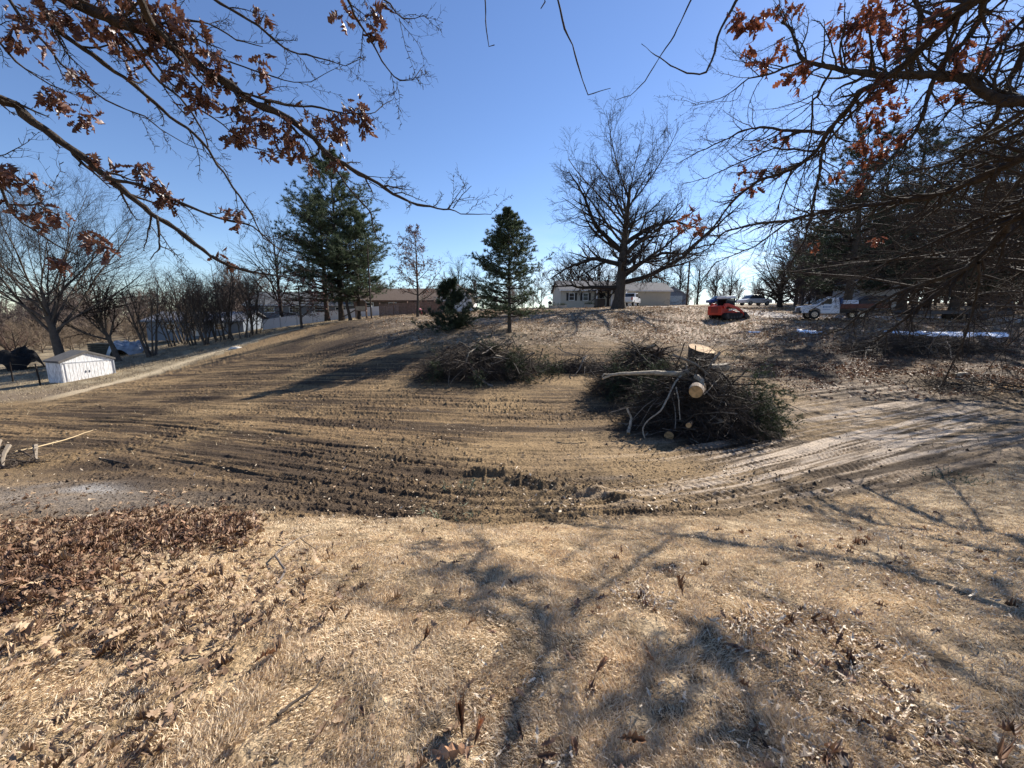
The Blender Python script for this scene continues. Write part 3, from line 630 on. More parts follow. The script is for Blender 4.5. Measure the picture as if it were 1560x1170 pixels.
# ---- conifers
def conifer(parent, h, r, m=70, t0=.12, spread=.30, ang=(65, 92), up=.05, prof=None, tuft=(.26, .03, 10), nm=needle_m, sub=9, dens=4, wisp=.35, bm=bark, droop=0):
    tm, nb, bb = MB(), MB(), MB()
    n = 14; q = line((0, 0, -.2), (0, 0, h), n, .012); rd = r * (1 - .93 * np.linspace(0, 1, n)); rd[0] *= 1.3
    tubes(tm, q[None], rd[None], 10)
    t = np.sort(t0 + (1 - t0) * rs.rand(m)); t = np.round(t * 26) / 26 * .75 + t * .25; t = np.clip(t, 0, .985)
    pp, T, rr = sample(q[None], rd[None], t[None]); pp = pp[0]; rr = rr[0]
    a_ = rs.rand(m) * 6.283; s = (t - t0) / (1 - t0)
    pf = prof if prof else (lambda s: (1 - s) ** .8)
    L = h * spread * np.array([pf(x) for x in s]) * (1 - wisp + 2 * wisp * rs.rand(m)) + .25
    el = np.radians(90 - (ang[0] + (ang[1] - ang[0]) * (1 - s))) + rs.randn(m) * .08
    d = np.stack([np.cos(a_) * np.cos(el), np.sin(a_) * np.cos(el), np.sin(el)], 1)
    pts = [pp]; x = pp; nn = 7
    for i in range(nn - 1):
        x = x + d * (L / (nn - 1))[:, None]; pts.append(x); d = norm(d + rs.randn(m, 3) * .07 + np.array([0, 0, up]) + np.array([0, 0, -droop]) * (i < 3))
    Pt = np.stack(pts, 1); Rd = np.maximum(np.minimum(rr * .45, L * .022)[:, None] * np.linspace(1, .25, nn)[None], .008)
    tubes(bb, Pt, Rd, 4)
    c1 = grow(Pt, Rd, sub, .22, 1, (35, 65), .36, 5, .10, .05, .6, .55, .006, flat=.35); tubes(bb, *c1, 3)
    c2 = grow(*c1, 3, .2, 1, (30, 60), .5, 4, .1, .05, .6, .3, .005, flat=.5); tubes(bb, *c2, 3)
    for c, k_ in ((c1, dens), (c2, dens)):
        tt = np.clip(.30 + .7 * rs.rand(len(c[0]), k_), 0, .999); q_, T_, _ = sample(*c, tt)
        cards(nb, q_.reshape(-1, 3), norm(T_.reshape(-1, 3) + np.array([0, 0, .35])), tuft[0], tuft[1], tuft[2], .55)
    tm.build('trunk', bm, parent, smooth=True); bb.build('limbs', bark_far, parent); nb.build('foliage', nm, parent)
pine_prof = lambda s: (.62 + .38 * min(1, s / .25)) * (1 - s) ** .62
WP = thing('white_pine', 'tallest dark green pine, rear centre of the pine clump left of the young oak', 'pine', root_loc(521, 50))
conifer(WP, 19.4, .34, 120, .17, .33, (52, 92), .06, pine_prof, (.30, .030, 9), needle_m, 10, 4, .45)
WP2 = thing('white_pine', 'broad pale-trunked pine on the left side of the pine clump', 'pine', root_loc(499, 54))
conifer(WP2, 15.4, .36, 95, .18, .44, (55, 92), .06, pine_prof, (.30, .030, 8), needle_dark, 9, 4, .45)
WP3 = thing('white_pine', 'slim lower pine on the right side of the pine clump, beside the tall pole', 'pine', root_loc(548, 49))
conifer(WP3, 12.5, .22, 80, .20, .40, (60, 92), .07, pine_prof, (.30, .030, 8), needle_m, 9, 4, .45)
LP2 = thing('leaning_pine', 'pine trunk leaning left in front of the pine clump', 'pine', root_loc(534, 48), .8)
conifer(LP2, 9.0, .2, 36, .4, .25, (60, 90), .07, pine_prof, (.30, .03, 8), needle_dark, 8, 3, .5); LP2.rotation_euler = (0, R_(-9), 0)
YP = thing('young_pine', 'single slender conical evergreen on a bare trunk standing above the left brush pile', 'pine', root_loc(776, 27.5))
conifer(YP, 8.1, .15, 150, .17, .36, (52, 92), .06, lambda s: (.75 + .25 * min(1, s / .15)) * (1 - s) ** .80, (.15, .018, 8), needle_m, 9, 4, .34)
CB = thing('bushy_cedar', 'low dark bushy evergreen touching the ground left of the slender evergreen', 'shrub', root_loc(687, 29.5))
conifer(CB, 3.3, .07, 75, .0, .60, (28, 78), .03, lambda s: (1 - s * .9), (.24, .022, 6), needle_dark, 7, 4, .55)

# bare trees further off
BG = thing('background_tree', 'bare tree behind the house roofs', 'tree', root_loc(430, 60), group='bare trees behind the houses')
bare_tree('t', 13, .30, [dict(m=20, t0=.2, ang=(22, 50), lenf=.50, n=7, wander=.10, up=.05, rf=.6, fall=.35, rmin=.025, k=4),
    dict(m=9, t0=.1, ang=(22, 50), lenf=.45, n=5, wander=.13, up=.04, rf=.6, fall=.3, rmin=.016, k=3),
    dict(m=8, t0=.1, ang=(22, 50), lenf=.5, n=4, wander=.13, up=.04, rf=.6, fall=.3, rmin=.012, k=3)], bark_far, bark_far, None, BG)
B2 = thing('round_background_tree', 'bare low round headed tree beside or behind the beige house', 'tree', root_loc(880, 74), sc=1.3, group='low round trees about the beige house')
bare_tree('t', 5.5, .28, [dict(m=16, t0=.25, ang=(30, 75), lenf=.95, n=7, wander=.14, up=.04, rf=.6, fall=.25, rmin=.025, k=4),
    dict(m=10, t0=.1, ang=(25, 60), lenf=.45, n=5, wander=.17, up=.02, rf=.6, fall=.3, rmin=.018, k=3), dict(m=8, t0=.1, ang=(25, 60), lenf=.5, n=4, wander=.17, up=.0, rf=.6, fall=.3, rmin=.014, k=3)], bark_far, bark_far, None, B2)
for i, (px, d, sc) in enumerate([(908, 80, 1.4), (858, 82, 1.1), (926, 58, .8)]): dup(B2, root_loc(px, d), 2 * i + 1, sc)
BG['label'] = 'bare fine-twigged tree showing behind the left side of the pine clump'; del BG['group']
for i, (px, d, sc, lb) in enumerate([(560, 66, .72, 'bare tree crown showing behind the right side of the pine clump'), (700, 62, .52, 'bare bristly tree behind the bushy cedar'), (722, 60, .42, 'small bare tree beside the white gabled house'),
    (990, 95, .9, 'bare tree just right of the thick trunked shade tree, far behind the pickup'), (1035, 88, .8, 'bare tree behind the small gabled garage'), (1062, 92, .75, 'bare tree right of the utility pole'), (1088, 110, .8, 'distant slim bare tree left of the tractor cab'), (1112, 120, .8, 'distant slim bare tree above the red loader'), (1010, 120, .8, 'distant bare tree over the garage roof'), (965, 110, .7, 'distant bare tree above the pickup roof')]):
    dup(BG, root_loc(px, d), i * 1.7, sc, lb)
# tree with low spreading crown above the loader's right
FT = thing('spreading_fruit_tree', 'dark bare fruit tree with wide low crown between the red loader and the flatbed truck', 'tree', root_loc(1187, 50))
bare_tree('t', 3.6, .38, [dict(m=15, t0=.15, ang=(20, 80), lenf=1.35, n=8, wander=.13, up=.05, rf=.6, fall=.2, rmin=.03, k=5),
    dict(m=11, t0=.12, ang=(22, 55), lenf=.42, n=6, wander=.14, up=.04, rf=.55, fall=.3, rmin=.014, k=3),
    dict(m=9, t0=.1, ang=(22, 55), lenf=.48, n=4, wander=.16, up=.02, rf=.6, fall=.3, rmin=.009, k=3)], bark_far, bark_far, None, FT)
# right: dark evergreens and bare trees behind the truck
DP = thing('dark_pine', 'dark spreading pine directly behind the white truck cab', 'pine', root_loc(1288, 42))
conifer(DP, 18, .42, 84, .14, .36, (62, 98), .05, pine_prof, (.32, .032, 8), needle_dark, 9, 3, .55)
for px, d, sc, lb in [(1372, 45, 1.05, 'dark pine with thick trunk behind the flatbed load'), (1452, 43, 1.0, 'dark pine behind the trailer'), (1525, 47, 1.1, 'dark pine near the right edge beyond the trailer'), (1620, 44, 1.1, 'dark pine partly cut by the right edge of the view'), (1245, 60, .75, 'smaller dark evergreen seen left of the truck cab')]:
    dup(DP, root_loc(px, d), rs.rand() * 6, sc, lb)
for i, (px, d, sc, lb) in enumerate([(1330, 52, 1.35, 'tall bare tree rising between the dark pines behind the truck'), (1410, 55, 1.3, 'tall bare tree between the flatbed and the trailer, far back'), (1490, 52, 1.4, 'tall bare tree right of the trailer pine'), (1575, 50, 1.4, 'tall bare tree at the right edge, far back'), (1270, 66, 1.0, 'bare tree behind the smaller dark evergreen')]):
    dup(BG, root_loc(px, d), i * 1.1, sc, lb)

# twiggy drooping tree on the right with slanting thin trunk
TW = thing('twiggy_drooping_tree', 'twiggy pin oak with dense downswept brown twigs on the right side of the clearing', 'tree', root_loc(1600, 17))
bare_tree('t', 12.5, .24, [dict(m=92, t0=.26, ang=(62, 98), lenf=.76, n=9, wander=.07, up=-.012, rf=.5, fall=.5, rmin=.014, k=5),
    dict(m=17, t0=.12, ang=(22, 48), lenf=.42, n=6, wander=.10, up=-.015, rf=.55, fall=.35, rmin=.006, k=3),
    dict(m=9, t0=.1, ang=(25, 50), lenf=.45, n=4, wander=.12, up=-.01, rf=.6, fall=.3, rmin=.004, k=3)], mat('pin_oak_bark', (.075, .055, .040), .9, .3, 9, .6, 40), mat('pin_oak_twig', (.075, .055, .042), .95, spec=.1), None, TW)

# ---- distant belt of woods
def belt(nm, label, pxs, ds, n, hh, cm, ng=5):
    mb_ = MB()
    for _ in range(ng):
        Pt, Rd = trunk_pl(1, .022, 6, wob=.05); c1 = grow(Pt, Rd, 16, .15, 1, (20, 55), .5, 5, .12, .05, .6, .45, .007); c2 = grow(*c1, 9, .1, 1, (20, 55), .5, 4, .15, .04, .6, .3, .005); c3 = grow(*c2, 5, .1, 1, (20, 55), .5, 3, .15, .04, .6, .3, .004)
        t_ = MB(); tubes(t_, Pt, Rd, 4); tubes(t_, *c1, 3); tubes(t_, *c2, 3); tubes(t_, *c3, 3); V = np.vstack(t_.v); F = np.vstack(t_.f)
        for _ in range(n // ng):
            px = rs.uniform(*pxs); d = rs.uniform(*ds); x, y = (px - 780) / FPX * d, d; h = hh * rs.uniform(.6, 1.15); a_ = rs.rand() * 6.3
            v = V * h; v = np.stack([v[:, 0] * math.cos(a_) - v[:, 1] * math.sin(a_) + x, v[:, 0] * math.sin(a_) + v[:, 1] * math.cos(a_) + y, v[:, 2] + gzf(x, y)], 1); mb_.add(v, F)
    return tag(mb_.build(nm, cm), label, 'woods', kind='stuff')
far_twig = mat('far_twigs', (.13, .10, .085), .95)
belt('distant_woods', 'belt of bare grey brown woods along the left horizon', (-420, 420), (75, 150), 170, 10, far_twig)
belt('field_brush', 'tangle of bare saplings and brush in the field at far left', (-380, 330), (52, 95), 170, 3.6, mat('brush_twigs', (.16, .12, .085), .95))
belt('right_woods', 'bare woods behind the trucks on the right', (1200, 2050), (54, 95), 230, 10, far_twig)
belt('horizon_trees', 'low line of bare trees on the horizon behind the houses', (420, 1200), (120, 200), 90, 8, far_twig)

# ------------------------------------------------------------------ the two big oaks reaching over the viewer
def px3(l, d0, d1):
    n = len(l); return [P(x, y, d0 + (d1 - d0) * i / max(1, n - 1)) for i, (x, y) in enumerate(l)]
LEFT = [  # (polyline in view, near distance, far distance, r0, r1, attached to trunk)
 ([(0,154),(22,162),(60,192),(94,218),(128,241),(162,269),(196,297),(229,323),(244,331),(275,352),(297,372),(323,391),(361,410),(406,419),(451,425)],3.3,4.4,.040,.006,(4.0)),
 ([(162,269),(196,276),(226,288),(259,301),(301,320),(338,335),(376,340),(399,355),(417,376),(463,399)],3.6,4.2,.017,.004,None),
 ([(238,328),(243,350),(241,370),(246,377),(228,394)],3.75,3.8,.012,.004,None),
 ([(86,-6),(139,19),(188,34),(222,41),(256,64),(293,90),(327,117),(361,139),(391,158),(432,177),(463,196),(489,226),(511,244),(560,271),(595,292),(622,306),(647,314),(683,319),(702,327),(747,325)],2.9,4.6,.046,.003,(5.0)),
 ([(683,319),(695,300),(709,281)],4.35,4.4,.006,.003,None), ([(690,317),(705,296),(718,283)],4.35,4.45,.006,.003,None),
 ([(502,245),(535,292),(565,322),(568,344),(576,368),(602,371)],4.0,4.3,.011,.003,None), ([(562,276),(582,287),(597,268)],4.05,4.1,.005,.002,None),
 ([(555,268),(590,271),(614,269)],4.05,4.1,.004,.002,None),
 ([(214,-6),(222,22),(233,38),(263,64)],2.7,3.05,.03,.02,(5.4)),
 ([(56,-6),(71,26),(90,49),(124,71),(158,94),(188,120),(211,135),(241,162),(263,180),(301,211),(316,229),(338,259),(361,293),(384,327),(402,361),(432,384),(463,399)],3.0,4.2,.020,.003,(4.8)),
 ([(11,-6),(38,34),(64,60),(90,94),(124,124),(158,150),(188,165),(226,180),(263,211),(308,229)],3.2,3.9,.012,.003,(4.6)),
 ([(150,-6),(158,26),(203,71),(226,109),(248,128),(274,150),(297,177),(312,203),(318,226)],3.2,3.7,.016,.006,(5.2)),
 ([(320,-6),(357,19),(395,41),(425,68),(451,81),(485,88),(526,100),(557,86)],3.4,4.2,.012,.003,(5.8)),
 ([(338,90),(391,109),(444,126),(474,124),(515,102)],3.4,3.8,.007,.002,None),
 ([(361,139),(399,150),(432,160),(489,165),(526,173),(568,174),(580,162),(596,153)],3.5,4.1,.011,.003,None),
 ([(301,165),(338,188),(376,222),(414,233),(451,248)],3.5,3.9,.008,.002,None),
 ([(529,-6),(541,27),(559,53),(574,77),(586,97),(605,124),(630,121),(642,103)],3.3,3.9,.010,.003,(6.0)), ([(605,124),(604,138),(598,143)],3.85,3.9,.004,.002,None),
 ([(580,-4),(596,6),(608,28),(627,29),(650,22)],3.3,3.6,.008,.002,(6.0)), ([(608,28),(611,42),(614,53)],3.45,3.5,.004,.002,None),
 ([(-4,270),(8,305),(30,335),(68,361),(98,380),(117,389)],3.0,3.4,.014,.004,(3.6)),
 ([(-4,250),(34,275),(75,294)],2.8,3.0,.008,.003,(3.6)), ([(15,312),(60,312),(90,330)],3.0,3.1,.007,.003,None),
 ([(-4,60),(30,100),(80,130),(130,150)],3.2,3.7,.010,.003,(4.2)), ([(222,41),(270,30),(320,35),(360,60),(400,70)],3.0,3.5,.012,.003,None),
 ([(188,34),(230,90),(262,130),(300,150)],3.0,3.4,.013,.004,None), ([(256,64),(300,60),(345,78)],3.1,3.3,.009,.003,None),
 ([(740,-6),(740,35),(745,71),(753,69)],3.6,3.7,.007,.004,(7.5)), ([(849,-6),(861,44),(872,68),(883,109),(894,145),(930,134)],3.5,3.9,.009,.003,(7.5)), ([(833,-2),(824,13)],3.5,3.5,.007,.004,(7.5)),
]
RIGHT = [
 ([(1056,-6),(1025,58),(1002,92),(983,123),(960,146),(940,153)],4.2,4.5,.009,.003,(7.0)),
 ([(1125,-6),(1114,15),(1095,50),(1087,85),(1075,113),(1045,112),(1006,90),(977,67)],4.2,4.5,.015,.003,(7.0)),
 ([(1495,-6),(1456,23),(1414,65),(1379,96),(1345,123),(1306,142),(1287,173),(1256,208),(1245,231),(1206,258),(1152,277),(1114,308),(1087,346),(1052,377),(1010,404),(975,435)],3.2,8.0,.042,.006,(5.6)),
 ([(1570,234),(1514,262),(1460,285),(1414,300),(1360,308),(1298,315),(1245,325),(1206,335),(1145,342),(1102,354),(1075,381),(1040,395)],5.4,10.5,.060,.010,(3.9)),
 ([(1570,154),(1529,154),(1498,142),(1475,119),(1437,115),(1383,115),(1345,115),(1306,110),(1268,104),(1225,92),(1214,73),(1206,46),(1190,35)],4.6,5.2,.060,.012,(4.4)),
 ([(1498,-6),(1498,23),(1472,58),(1437,96),(1418,131),(1406,177),(1395,200),(1345,254),(1306,292),(1275,308)],4.4,5.4,.035,.008,(5.8)),
 ([(1256,208),(1252,231),(1248,269),(1237,319),(1225,369),(1206,400),(1175,435)],6.6,8.0,.030,.007,None),
 ([(1572,50),(1537,127),(1514,185),(1491,215),(1460,246),(1414,292),(1383,346),(1345,385),(1298,415)],5.6,10.5,.040,.007,(4.8)),
 ([(1256,202),(1206,200),(1160,194),(1129,200),(1091,219),(1064,231),(1030,250)],6.6,8.2,.030,.005,None),
 ([(1268,104),(1245,146),(1237,154),(1237,200),(1229,238),(1218,288),(1208,327)],5.1,6.6,.015,.006,None),
 ([(1391,-6),(1404,23),(1398,69),(1383,115)],4.5,4.9,.025,.02,(6.0)),
 ([(1245,231),(1180,226),(1120,250),(1080,270),(1040,280)],7.2,8.6,.020,.005,None),
 ([(1206,258),(1190,300),(1178,345),(1160,380)],7.4,8.2,.016,.005,None),
 ([(1225,92),(1180,110),(1140,120),(1100,150),(1060,160)],5.1,5.8,.014,.003,None),
 ([(1345,123),(1300,170),(1240,240),(1180,265),(1110,262)],5.4,7.4,.020,.005,None),
 ([(1572,300),(1500,330),(1420,370),(1350,400),(1290,440),(1240,470)],6.0,11,.036,.008,(3.6)),
 ([(1572,20),(1520,70),(1470,140),(1420,200),(1370,235),(1320,260)],5.0,5.6,.022,.005,(5.0)),
 ([(1572,200),(1500,220),(1440,250),(1380,262),(1330,290),(1290,340)],5.2,6.2,.024,.005,(4.0)),
 ([(1206,335),(1150,375),(1090,400),(1060,440),(1035,465)],8.6,9.8,.018,.005,None),
]
LOWLIMB = [
 ([(1575,318),(1537,335),(1522,361),(1509,380),(1477,406),(1445,434),(1406,463),(1368,495),(1332,521)],6.5,9.5,.085,.02,(2.6)),
 ([(1477,406),(1429,425),(1380,441),(1342,460),(1310,479),(1284,502),(1252,511)],7.6,9.6,.045,.01,None),
 ([(1491,400),(1491,430),(1486,460),(1467,524),(1445,566),(1432,590)],7.3,9.2,.028,.012,None),
 ([(1406,463),(1370,455),(1330,470),(1290,490)],8.5,9.2,.02,.006,None),
]
def overhead(name, label, trunk, h, r, LIMBS, clusters, lm, loff=0):
    T0 = thing(name, label, 'tree', (trunk[0], trunk[1], gzf(*trunk)))
    o = np.array([trunk[0], trunk[1], gzf(*trunk)])
    tm = MB(); q = line((0, 0, -.3), (.1, .2, h), 16, .012); rd = r * (1 - .6 * np.linspace(0, 1, 16)); rd[0] *= 1.4; tubes(tm, q[None], rd[None], 20)
    lb, tb, lf = MB(), MB(), MB(); allP, allR, skel = [], [], []
    for l, d0, d1, r0, r1, z in LIMBS:
        pts = px3(l, d0, d1); ra = r0
        if z is not None:
            z = z if z < h else h - .3
            b = np.array([o[0], o[1], o[2] + z]); m_ = (b + pts[0]) / 2 + np.array([0, 0, .25]); pts = [b, m_] + pts
        n = int(max(14, 2 * len(pts), np.linalg.norm(np.diff(np.array(pts), axis=0), axis=1).sum() / .07)); c = resample(pts, n); nz = rs.randn(n, 3) * min(.010, r0 * .5); c[1:] += (nz[1:] + nz[:-1]) * .45
        if z is not None: s_ = np.linspace(0, 1, n); f0 = np.linalg.norm(pts[0] - pts[2]) / np.linalg.norm(np.diff(np.array(pts), axis=0), axis=1).sum(); rad = np.interp(s_, [0, f0, 1], [r0 * 1.15, r0, r1])
        else: rad = np.linspace(r0, r1, n)
        k_ = 10 if r0 > .03 else 7
        rad = rad * (1 + .12 * rs.randn(n)); tubes(lb, (c - o)[None], rad[None], k_); allP.append(resample(c, 90)); allR.append(np.interp(np.linspace(0, 1, 90), np.linspace(0, 1, n), rad))
        skel.append((l, d0, d1, z))
    Pt = np.stack(allP) - o; Rd = np.stack(allR)
    # side shoots
    nodes = []
    for i in range(len(Pt)):
        L = np.linalg.norm(np.diff(Pt[i], axis=0), axis=1).sum(); t0 = .45 if skel[i][3] is not None else .1; L = L if skel[i][1] < 4.6 else L * .7
        m_ = max(2, int((1 - t0) * L * SHOOTS))
        m_ = 1 if skel[i][3] and skel[i][3] >= 7 else m_; a1 = grow(Pt[i:i + 1], Rd[i:i + 1], m_, t0, 1, (28, 62), 1, 8, .17, .01, .55, .3, .0028, abslen=(.42 if skel[i][1] < 4.6 else .75)); tubes(tb, *a1, 4); nodes.append(a1)
        a2 = grow(*a1, 5, .15, 1, (28, 65), .42, 6, .2, .02, .6, .3, .0018); tubes(tb, *a2, 3)
        a3 = grow(*a2, 3, .2, 1, (28, 65), .42, 4, .2, .02, .6, .3, .0018); tubes(tb, *a3, 3)
        a4 = grow(*a1, 9, .05, 1, (40, 80), 1, 3, .3, .05, .8, 0, .0030, abslen=.035); a4[1][:, 1:] *= 1.5; tubes(tb, *a4, 4)
    # leaf clusters where the photo shows them
    P2 = []
    for l, d0, d1, z in skel:
        n = len(l)
        for i in range(n - 1):
            for t in np.linspace(0, 1, 6): P2.append((l[i][0] * (1 - t) + l[i + 1][0] * t, l[i][1] * (1 - t) + l[i + 1][1] * t, d0 + (d1 - d0) * (i + t) / (n - 1)))
    P2 = np.array(P2); Q, D = [], []
    for cx, cy, rr, n in clusters:
        j = np.argmin((P2[:, 0] - cx) ** 2 + (P2[:, 1] - cy) ** 2); d = P2[j, 2]
        c = P(cx, cy, d); a_ = P(P2[j, 0], P2[j, 1], d); rw = rr / FPX * d
        for k in range(max(2, n // 3)):
            e = c + norm(rs.randn(3)) * rw * .8 * rs.rand() ** .5
            st = resample([a_, (a_ + e) / 2 + rs.randn(3) * .02, e], 6) - o; tubes(tb, st[None], np.full((1, 6), .0022), 3)
            for _ in range(5 + rs.randint(3)):
                Q.append(e - o + rs.randn(3) * rw * .30); D.append(rs.randn(3) * .6 + np.array([0, 0, -.9]))
    leaves(lf, np.array(Q), np.array(D), LEAFS * (.65 + .6 * rs.rand(len(Q))), LT_FULL, 1.1)
    tm.build('trunk', bark_oak, T0, smooth=True); lb.build('limbs', bark_oak, T0, smooth=True); tb.build('twigs', twig_m, T0); lf.build('leaves', lm, T0)
    return T0
SHOOTS = 5; LEAFS = .112
CL = [(100,150,26,16),(75,150,15,6),(130,178,14,5),(30,22,25,8),(60,15,30,12),(110,30,30,14),(150,15,40,22),(200,30,40,20),(185,60,30,12),(245,15,30,16),(270,45,35,20),(300,60,35,14),(320,88,30,16),(215,100,30,8),(262,105,20,8),(240,70,30,14),(330,115,16,10),(395,185,30,18),(372,200,20,14),(350,205,14,8),(420,210,26,18),(430,185,16,8),(455,218,14,8),(490,192,26,18),(515,190,18,12),(525,168,18,8),(555,190,16,12),(548,165,10,4),(565,20,22,10),(520,10,18,8),(568,48,12,6),(213,262,16,10),(222,278,10,6),(250,290,12,5),(262,308,14,6),(350,328,16,9),(340,388,14,7),(55,55,26,6),(22,45,20,5),(12,262,24,8),(48,276,18,6),(60,320,26,10),(30,312,20,6),(145,362,14,6),(158,375,8,3),(100,396,12,4),(110,105,18,5),(300,155,24,9),(290,140,14,5),(395,105,22,8),(405,20,12,4),(360,170,14,6),(310,145,12,5),(140,240,8,3),(160,262,8,3),(470,248,8,4),(515,243,10,4),(448,215,12,6),(400,225,12,5)]
CR = [(1125,20,18,9),(1140,75,13,5),(1170,12,24,10),(1150,32,12,5),(1215,10,18,7),(1190,70,14,5),(1162,88,10,3),(1215,110,18,9),(1228,100,10,4),(1310,40,36,30),(1340,8,36,18),(1372,55,26,16),(1325,75,24,12),(1280,45,16,6),(1350,165,28,26),(1345,128,18,10),(1325,210,22,14),(1332,240,22,12),(1370,208,18,7),(1130,270,16,10),(1142,285,10,5),(1165,258,11,5),(1185,253,7,3),(1155,218,9,4),(1190,210,11,5),(1052,330,18,10),(1065,352,14,7),(1040,345,8,3),(1245,372,10,4),(1335,370,10,4),(1280,265,13,6),(1310,270,18,8),(1455,100,22,10),(1490,85,22,10),(1480,60,12,4),(1445,150,14,5),(1530,30,22,8),(1350,35,20,8),(1430,20,14,5)]
overhead('overhanging_oak', 'oak at upper left whose dark limbs with clustered brown leaves sweep down to the right', (-5.6, -.6), 8.5, .42, LEFT, CL, leaf_brown)
SHOOTS = 17; LEAFS = .15; RIGHT += LOWLIMB
overhead('overhanging_oak', 'oak at upper right whose tangled limbs hold backlit rust red leaves', (9.5, 1.2), 9.5, .5, RIGHT, CR, leaf_red)
# ------------------------------------------------------------------ built things
def hit(px, py):
    "ground point seen at a pixel of the view"
    o = np.array([0, 0, EYE]); dr = P(px, py, 1.0) - o; t = 1.5 * 1.012 ** np.arange(330); q = o + dr * t[:, None]
    g_ = gz(q[:, 0], q[:, 1]); j = int(np.argmax(q[:, 2] < g_)); 
    if not (q[j, 2] < g_[j]): j = len(t) - 1
    return q[j, 0], q[j, 1], g_[j]
white_p = mat('white_paint', (.74, .74, .72), .55, .08, 3)
beige_s = mat('beige_siding', (.47, .435, .36), .7, .05, 2); grey_s = mat('grey_siding', (.17, .20, .24), .7, .08, 2)
roof_g = mat('grey_shingle', (.10, .10, .11), .9, .2, 4, .5, 30); roof_b = mat('brown_shingle', (.14, .10, .075), .9, .2, 4, .5, 30)
brick = mat('brown_brick', (.13, .10, .08), .9, .2, 6); glass = glassy('window_glass'); dark = mat('dark_trim', (.02, .02, .022), .5)
concrete = mat('concrete', (.42, .39, .35), .9, .15, 2); rubber = mat('rubber', (.018, .018, .018), .8); steel = mat('dark_steel', (.05, .05, .055), .5, metal=.3)
wood_w = mat('weathered_wood', (.20, .13, .095), .9, .3, 4)

def gabled(root, w, dd, wh, rh, wall, roof, over=.35, axis='x', name_w='wall', trim=None):
    "ridge along x (or y); origin at the ground centre"
    wb = MB()
    if axis == 'x': wb.prism([(-dd / 2, -.6), (dd / 2, -.6), (dd / 2, wh), (0, wh + rh), (-dd / 2, wh)], -w / 2, w / 2, 'x')
    else: wb.prism([(-w / 2, -.6), (w / 2, -.6), (w / 2, wh), (0, wh + rh), (-w / 2, wh)], -dd / 2, dd / 2, 'y')
    wb.build(name_w, wall, root)
    hw = (dd if axis == 'x' else w) / 2; ln = (w if axis == 'x' else dd) / 2 + over; sl = rh / hw; e = hw + over; t = .14
    rb = MB(); pr = [(-e, wh - sl * over + .02), (0, wh + rh + .02), (e, wh - sl * over + .02), (e, wh - sl * over + .02 + t), (0, wh + rh + .02 + t), (-e, wh - sl * over + .02 + t)]
    rb.prism(pr, -ln, ln, 'x' if axis == 'x' else 'y'); r_ = rb.build('roof', roof, root)
    if trim:
        for s_ in (-1, 1):
            tb = MB()
            if axis == 'x': tb.box((0, s_ * (e + .03), wh - sl * over + .05), (2 * ln, .05, .2))
            else: tb.box((s_ * (e + .03), 0, wh - sl * over + .05), (.05, 2 * ln, .2))
            tb.build('fascia', trim, root)
    return r_
def window(root, x, y, z, w, h, face='y', shutters=None, s=-1):
    "window on a wall facing s along the axis"
    o = .03 * s
    f = MB()
    def bx(m_, cx, cz, ww, hh, dp, off):
        if face == 'y': m_.box((cx, y + off, cz), (ww, dp, hh))
        else: m_.box((x + off, cx, cz), (dp, ww, hh))
    c0 = x if face == 'y' else y
    for dz in (-h / 2, h / 2): bx(f, c0, z + dz, w + .12, .09, .08, o)
    for dx in (-w / 2, w / 2): bx(f, c0 + dx, z, .09, h - .09, .08, o)
    bx(f, c0, z, w - .09, .04, .05, o)
    fo = f.build('window', white_p, root); g_ = MB(); bx(g_, c0, z, w - .05, h - .05, .02, o * .6); g_.build('pane', glass, fo)
    if shutters:
        for sg in (-1, 1):
            m_ = MB(); bx(m_, c0 + sg * (w / 2 + .28), z, .36, h + .1, .05, o); m_.build('shutter', shutters, root)
def door(root, x, y, z, w, h, m_, face='y', s=-1, nm='door'):
    b_ = MB(); 
    if face == 'y': b_.box((x, y + .03 * s, z + h / 2), (w, .07, h))
    else: b_.box((x + .03 * s, y, z + h / 2), (.07, w, h))
    d_ = b_.build(nm, m_, root, bevel=.01); k_ = MB()
    if nm == 'door':
        if face == 'y': k_.cyl((x + w * .38, y + .06 * s, z + h * .45), (x + w * .38, y + .13 * s, z + h * .45), .04)
        else: k_.cyl((x + .06 * s, y + w * .38, z + h * .45), (x + .13 * s, y + w * .38, z + h * .45), .04)
        k_.build('handle', steel, d_)
    return d_
def face_to(x, y): return 0.0

# beige ranch house
x, y, z = at(893, 63); H = thing('ranch_house', 'beige ranch house with dark shuttered windows behind the thick trunked tree', 'house', (x, y, z + .1), R_(4), sc=.88)
gabled(H, 11, 8, 2.7, 1.7, beige_s, roof_g, trim=white_p)
window(H, -3.6, -4, 1.55, .9, 1.2, shutters=dark); window(H, -1.2, -4, 1.55, .9, 1.2, shutters=dark)
door(H, 1.3, -4, .1, 1.9, 2.15, glass, nm='patio_door'); door(H, 4.2, -4, .05, 1.6, 2.1, white_p)
m_ = MB(); m_.box((2.6, -5.2, 2.55), (5.6, 2.5, .14)); m_.build('porch_roof', roof_g, H)
for px_ in (.1, 2.6, 5.1): b_ = MB(); b_.box((px_, -6.3, 1.24), (.16, .16, 2.48)); b_.build('post', white_p, H)
m_ = MB(); m_.box((-2, .6, 4.2), (.6, .6, 1.4)); m_.build('chimney', brick, H)
x, y, z = at(968, 66); G = thing('beige_garage', 'long low beige wing of plain siding right of the ranch house', 'garage', (x, y, z), R_(4))
gabled(G, 9, 6, 2.4, 1.3, beige_s, roof_g, trim=white_p); door(G, -2.2, -3, 0, 2.6, 2.0, white_p, nm='garage_door')
